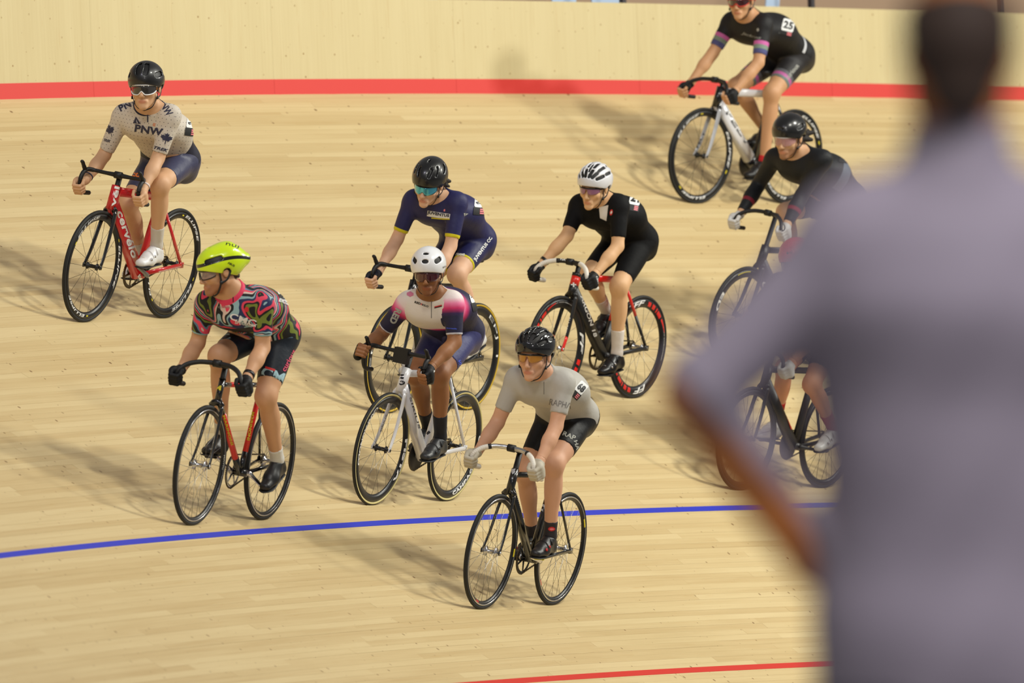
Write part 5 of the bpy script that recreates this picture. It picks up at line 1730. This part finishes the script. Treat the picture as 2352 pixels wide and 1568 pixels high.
if 'R5' in RD:
    r, b = RD['R5'], BK['R5']; z = ZM(820, 560, 4.612); cx = r['ctx']; J, S_ = r['jersey'], r['shorts']; q = 1 / 4.612
    words(cx, J, 'RED', z(446, 690), z(372, 840), 72 * q, LGRY, .05)
    words(cx, J, 'RED', z(612, 614), z(676, 634), 23 * q, BLKP, .04)
    words(cx, J, 'KILO', z(692, 642), z(756, 664), 21 * q, BLKP, .03)
    words(cx, J, 'x', z(676, 634), z(692, 640), 18 * q, REDT, .05)
    shape(cx, J, BOXP, z(820, 668), z(900, 648), 11 * q, REDT)
    shape(cx, J, BOXP, z(820, 679), z(900, 659), 9 * q, BLKP)
    shape(cx, J, BOXP, z(784, 690), z(792, 690), 190 * q, GRYT, 'zip', 8)
    shape(cx, J, BOXP, z(780, 592), z(816, 592), 22 * q, mat('gold_zip_pull', (206, 170, 70), .4), 'zip_pull', 4, lift=.004)
    words(cx, J, 'castelli', z(934, 886), z(1056, 900), 14 * q, BLUT, .02)
    shape(cx, J, [(0, -.2), (.5, -.5), (1, -.2), (1, .2), (.5, .5), (0, .2)], z(528, 530), z(600, 534), 60 * q, prt('rose', (206, 120, 150)), n=6)
    words(cx, S_, 'O', z(566, 1074), z(602, 1082), 36 * q, LGRY, .02)
    words(cx, S_, 'S', z(1074, 1256), z(1104, 1250), 50 * q, BLUT, .02)
    number(r, z, (1240, 570), 90, 100, -15, '0', 90)
    words(cx, r['helmet'], 'SMITH', z(906, 250), z(944, 236), 18 * q, GRYT, .02)
    z = ZM(800, 780, 4.02); q = 1 / 4.02
    words(cx, b['frame'], 'S', z(466, 392), z(518, 376), 70 * q, BLKP, .03)
    for k in range(2):
        shape(cx, b['frame'], [(0, -.5), (.9, -.5), (1, .5), (.1, .5)], z(480, 350 - 24 * k), z(514, 350 - 24 * k), 14 * q, BLKP, 'frame_mark', 4)
    words(cx, b['frame'], 'SIRIUS', z(570, 530), z(658, 820), 18 * q, BLKP, .0)
    shape(cx, b['frame'], BOXP, z(724, 870), z(752, 848), 22 * q, BLKP, 'frame_mark', 4)
    words(cx, b['fork'], 'SIRIUS', z(296, 850), z(352, 690), 14 * q, GRYT, .0)
    words(cx, b['frame'], 'UTOPICA', z(996, 770), z(1040, 890), 12 * q, GRYT, .0)
    rim_print(b['wf'], 'PISTA', HUBF, .2915, .024, 196, 54, .042, WHT, bold=.05)
    rim_print(b['wf'], 'CAMPAGNOLO', HUBF, .2915, .022, 20, 76, .042, WHT, bold=.05, flip=True)
    rim_print(b['wr'], 'CAMPAGNOLO', HUBR, .2915, .022, 214, 92, .042, WHT, bold=.05, flip=True)
    words(cx, r['gloveL'], 'R', z(786, 292), z(804, 292), 20 * q, WHT, .02)

if 'R6' in RD:
    r, b = RD['R6'], BK['R6']; z = ZM(1050, 740, 4.238); cx = r['ctx']; J, S_ = r['jersey'], r['shorts']; q = 1 / 4.238
    words(cx, J, 'RAPHA', z(900, 772), z(1112, 814), 58 * q, GRYT, .0)
    words(cx, S_, 'RAP', z(1032, 1078), z(1150, 1128), 46 * q, LGRY, .03)
    words(cx, S_, 'HA', z(1150, 1150), z(1176, 1240), 36 * q, LGRY, .03)
    words(cx, S_, 'A', z(648, 1124), z(678, 1128), 38 * q, GRYT, .02)
    shape(cx, J, BOXP, z(842, 640), z(848, 640), 120 * q, GRYT, 'zip', 6)
    number(r, z, (1206, 636), 92, 112, 42, '68', 66)
    z = ZM(1050, 1000, 3.826); q = 1 / 3.826
    words(cx, b['fork'], 'REYNOLDS', z(398, 904), z(434, 742), 15 * q, WHT, .03)
    shape(cx, b['frame'], [(.5, -.5), (.95, -.1), (.85, .15), (1, .3), (.75, .32), (.55, .5), (.35, .32), (0, .22), (.15, .0)], z(468, 308), z(512, 312), 64 * q, GREYP, 'head_badge', 4)
    words(cx, b['frame'], 'Spectrum', z(612, 246), z(700, 252), 22 * q, WHT, .0)
    words(cx, b['frame'], '/////////////', z(512, 480), z(580, 720), 10 * q, LGRY, .0)
    words(cx, b['frame'], 'E', z(750, 612), z(768, 616), 20 * q, WHT, .03)
    words(cx, b['frame'], 'R', z(738, 652), z(758, 656), 20 * q, WHT, .03)
    shape(cx, b['fork'], [(0, -.5), (.8, -.5), (1, .5), (.2, .5)], z(424, 706), z(456, 690), 34 * q, GREYP, 'fork_band', 4)
    rim_print(b['wr'], '', HUBR, .2990, .011, 150, 11, .026, YEL, 'rim_sticker', poly=BOXP)
    rim_print(b['wf'], '', HUBF, .2990, .011, 182, 9, .026, YEL, 'rim_sticker', poly=BOXP)
    rim_print(b['wf'], '', HUBF, .2990, .009, 290, 8, .026, REDT, 'rim_sticker', poly=BOXP)
    rim_print(b['wr'], '', HUBR, .2990, .009, 320, 8, .026, REDT, 'rim_sticker', poly=BOXP)
    for s_, c in (('sockL', (830, 820)), ('sockR', (640, 768))):
        shape(cx, r[s_], CIRCP, z(c[0] - 30, c[1]), z(c[0] + 30, c[1]), 38 * q, REDT, n=6)
        shape(cx, r[s_], CIRCP, z(c[0] - 18, c[1]), z(c[0] + 18, c[1]), 16 * q, PNKB, n=4, lift=.003)

if 'R7' in RD:
    r, b = RD['R7'], BK['R7']; z = ZM(1540, 0, 6.03); cx = r['ctx']; J, S_ = r['jersey'], r['shorts']; q = 1 / 6.03
    number(r, z, (1628, 352), 165, 165, 14, '25', 60)
    words(cx, S_, 'curious', z(1606, 1090), z(1760, 900), 58 * q, LGRY, .02)
    words(cx, J, 'Jackroll', z(985, 458), z(1250, 540), 46 * q, LGRY, .0, .3)
    shape(cx, J, CIRCP, z(1196, 412), z(1228, 414), 46 * q, LGRY, n=5)
    words(cx, J, 'contender', z(1500, 452), z(1640, 408), 22 * q, LGRY, .0, .3)
    z = ZM(1520, 160, 4.9); q = 1 / 4.9
    words(cx, b['frame'], 'FELT', z(742, 468), z(990, 856), 64 * q, mat('dark_grey_print', (70, 72, 78), .5), .02)
    words(cx, b['frame'], 'FELT', z(752, 476), z(984, 846), 34 * q, WHT, -.01, lift=.003)
    words(cx, b['fork'], 'FELT', z(398, 880), z(480, 700), 22 * q, BLKP, .02)
    for w_, hub, offs in ((b['wf'], HUBF, (170, 280, 50)), (b['wr'], HUBR, (128, 300, 30))):
        for a in offs:
            rim_print(w_, 'ELLIPSE', hub, .2945, .017, a, 52, .038, WHT, bold=.02, shear=.25)
            rim_print(w_, '', hub, .2945, .009, a + 32, 5, .038, YEL, 'rim_sticker', poly=BOXP)

if 'R8' in RD:
    r, b = RD['R8'], BK['R8']; z = ZM(1620, 240, 4.1275); cx = r['ctx']; J = r['jersey']; q = 1 / 4.1275
    number(r, z, (1350, 440), 120, 120, 12, '5', 60)
    shape(cx, r['gloveL'], CIRCP, z(702, 1168), z(762, 1168), 74 * q, BLKP, n=6)
    shape(cx, r['gloveL'], CIRCP, z(710, 1168), z(754, 1168), 56 * q, WHT, n=6, lift=.003)
    for a, s_ in ((20, 'ED'), (140, 'ED'), (260, 'ED')):
        rim_print(b['wf'], s_, HUBF, .286, .034, a, 26, .052, WHT, bold=.03, flip=True)
    rim_print(b['wf'], '', HUBF, .300, .006, 80, 26, .052, YEL, 'rim_sticker', poly=BOXP)

if 'R9' in BK:
    cx = BK['R9']['ctx']
    shape(cx, BK['R9']['frame'], BOXP, (1788, 893), (1820, 985), 7, REDM, 'frame_stripe', 12)
    shape(cx, BK['R9']['frame'], BOXP, (1779, 886), (1787, 883), 4, LGRY, 'frame_mark', 4)

# ------------------------------------------------------------------ bystander in front, seen from behind
def make_bystander():
    d0 = 10.8
    sc = FPX / d0
    wx = lambda px: (px - CX) / sc
    wz = lambda py: CAMZ - (py - HORIZON) / sc
    PZ = wz(110) - 1.655
    # local frame: x forward (away from the camera), y left (image left)
    O = A3(wx(2200), d0, PZ)
    root = frame_empty('person', O, (0, 1, 0), (-1, 0, 0), (0, 0, 1))
    tag(root, 'large blurred bystander seen from behind, grey-lavender shirt, hand on hip', 'person')
    loc = lambda px, py, x=0.0: A3(x, wx(2200) - wx(px), wz(py) - PZ)
    hc = loc(2200, 118, .0)
    f, l, u = A3(1, 0, 0), A3(0, 1, 0), A3(0, 0, 1)
    hp, hq, HR = head_prims(hc, f, l, u, 1.0)
    shL, shR = loc(1968, 560), loc(2435, 560)
    elL, haL = loc(1592, 905, -.03), loc(1868, 1300, .02)
    elR, haR = loc(2560, 930, .02), loc(2580, 1330, .06)
    hip = loc(2205, 1480)
    che = loc(2200, 700)
    torso = [Cone(loc(2200, 600), che, .115, .135, n=l, f=1.45, k=.06), Cone(che, hip, .135, .132, n=l, f=1.41, k=.08), Cone(shL, shR, .062, .062, k=.07),
             Cone(hip, hip - A3(0, 0, .16), .132, .138, n=l, f=1.42, k=.05), Cone(loc(2200, 450), shL, .05, .05, k=.06), Cone(loc(2200, 450), shR, .05, .05, k=.06)]
    neck = [Cone(loc(2200, 440), loc(2200, 210), .064, .060, k=.04)]
    armL = [Ell(shL, (.068,) * 3, None, .05), Cone(shL, elL, .060, .048, .004, k=.03), Cone(elL, haL, .047, .030, .004, k=.02),
            Cone(haL, haL + A3(.03, -.055, -.03), .032, .026, n=f, f=.8, k=.02)] + [Cone(haL + A3(.02, -.05 + .0 * i, -.02 + .018 * i), haL + A3(.07, -.085, -.05 + .018 * i), .011, .009, k=.006) for i in range(4)] + [Cone(haL + A3(-.01, -.03, .02), haL + A3(-.04, -.075, .02), .012, .010, k=.006)]
    armR = [Ell(shR, (.068,) * 3, None, .05), Cone(shR, elR, .060, .048, .004, k=.03), Cone(elR, haR, .047, .030, .004, k=.02), Cone(haR, haR + A3(.03, 0, -.09), .032, .026, k=.02)] + \
           [Cone(haR + A3(.01 + .018 * i, 0, -.07), haR + A3(.02 + .018 * i, 0, -.165), .011, .009, k=.006) for i in range(4)] + [Cone(haR + A3(.05, .01, -.03), haR + A3(.075, .015, -.09), .012, .010, k=.006)]
    leg = []
    for s in (1, -1):
        h0 = hip + A3(0, s * .095, -.10)
        k0, a0 = A3(.01, hip[1] + s * .11, .50), A3(-.02, hip[1] + s * .12, .09)
        leg += [Cone(h0, k0, .098, .066, .004, k=.03), Cone(k0, a0, .062, .042, .006, k=.03), Cone(a0 + A3(-.03, 0, -.04), a0 + A3(.17, s * .02, -.055), .042, .034, k=.03)]
    allp = torso + neck + hp + armL + armR + leg
    lo = np.min([p.bounds()[0] for p in allp], 0) - .03
    hi = np.max([p.bounds()[1] for p in allp], 0) + .03
    g = Grid(lo, hi, .0105)
    T, N, H, AL, AR, LG = (g.field(x) for x in (torso, neck, hp, armL, armR, leg))
    core = smin(smin(T, N, .05), H, .03)
    D = np.minimum(smin(smin(core, AL, .03), AR, .03), smin(core, LG, .03))
    skin_mesh('body', [(D, g)], skin_material('skin_bystander', (196, 122, 64)), root, lambda V: {'tint': np.ones((len(V), 4))})
    cut = lambda A, S, E, t: np.maximum(A, g.plane(S + (E - S) * t, unit(E - S)))
    S = smin(smin(T, np.maximum(N, g.plane(loc(2200, 300), u)), .04), np.minimum(cut(AL, shL, elL, .98), cut(AR, shR, elR, .98)), .04) - .012
    x, y, z = g.xyz()
    folds = .004 * np.sin(z * 26 + y * 18) * np.sin(y * 23 + x * 9)
    S = np.maximum(S + folds, -g.plane(A3(0, 0, hip[2] - .13), u))
    skin_mesh('shirt', [(S.astype(np.float32), g)], cloth('lavender_grey_shirt', (150, 142, 156), .75), root)
    Tr = np.maximum(smin(T, LG, .03) - .012, g.plane(A3(0, 0, hip[2] - .06), u))
    Tr = np.maximum(Tr, -g.plane(A3(0, 0, .07), u))
    skin_mesh('trousers', [(Tr, g)], cloth('dark_trousers', (52, 52, 60), .8), root)
    gq = Grid(hc - .16, hc + .16, .006)
    Dh = Ell(hq(-.012, 0, .034), (.105, .084, .098), HR).ev(*gq.xyz()).astype(np.float32)
    Dh = gq.field([Cone(hq(-.06, 0, .0), hq(-.07, 0, -.06), .06, .045, k=.03, n=l, f=1.15)], Dh)
    Dh = np.maximum(Dh, gq.plane(hq(.01, 0, 0), f * .9 - u * .3))
    Dh = np.maximum(Dh, gq.plane(hq(-.05, 0, .080), unit(u * .9 + f * .3)))
    skin_mesh('hair', [(Dh, gq)], mat('dark_hair_bystander', (54, 38, 28), .75), root)
    for s in (1, -1):
        mb = MB()
        c = A3(.03, hip[1] + s * .125, .028)
        mb.loft([c + A3(-.14, 0, 0), c + A3(-.10, 0, .012), c + A3(.02, 0, .018), c + A3(.12, 0, .006), c + A3(.16, 0, -.004)], [.03, .044, .048, .044, .02], [.02, .036, .036, .026, .012], seg=12)
        mb.build('shoe', MB_, root)
    # the raised infield deck the bystander stands on
    mb = MB()
    mb.box((.9, 10.7, PZ - .06), (3.2, 2.0, .06))
    for sx in (-2.1, .9, 3.9):
        for sy in (8.9, 12.5):
            mb.box((sx, sy, (PZ - .12) / 2), (.06, .06, (PZ - .12) / 2))
    d = mb.build('infield_deck', mat('grey_deck', (120, 120, 122), .8), None, False)
    tag(d, 'raised grey deck under the bystander, below the picture', kind='structure')
make_bystander()
g0 = MB()
g0.box((0, 24, -.05), (30, 26, .05))
tag(g0.build('floor_infield', mat('infield_concrete', (128, 126, 122), .85), None, False), 'grey concrete infield floor below the track', kind='structure')
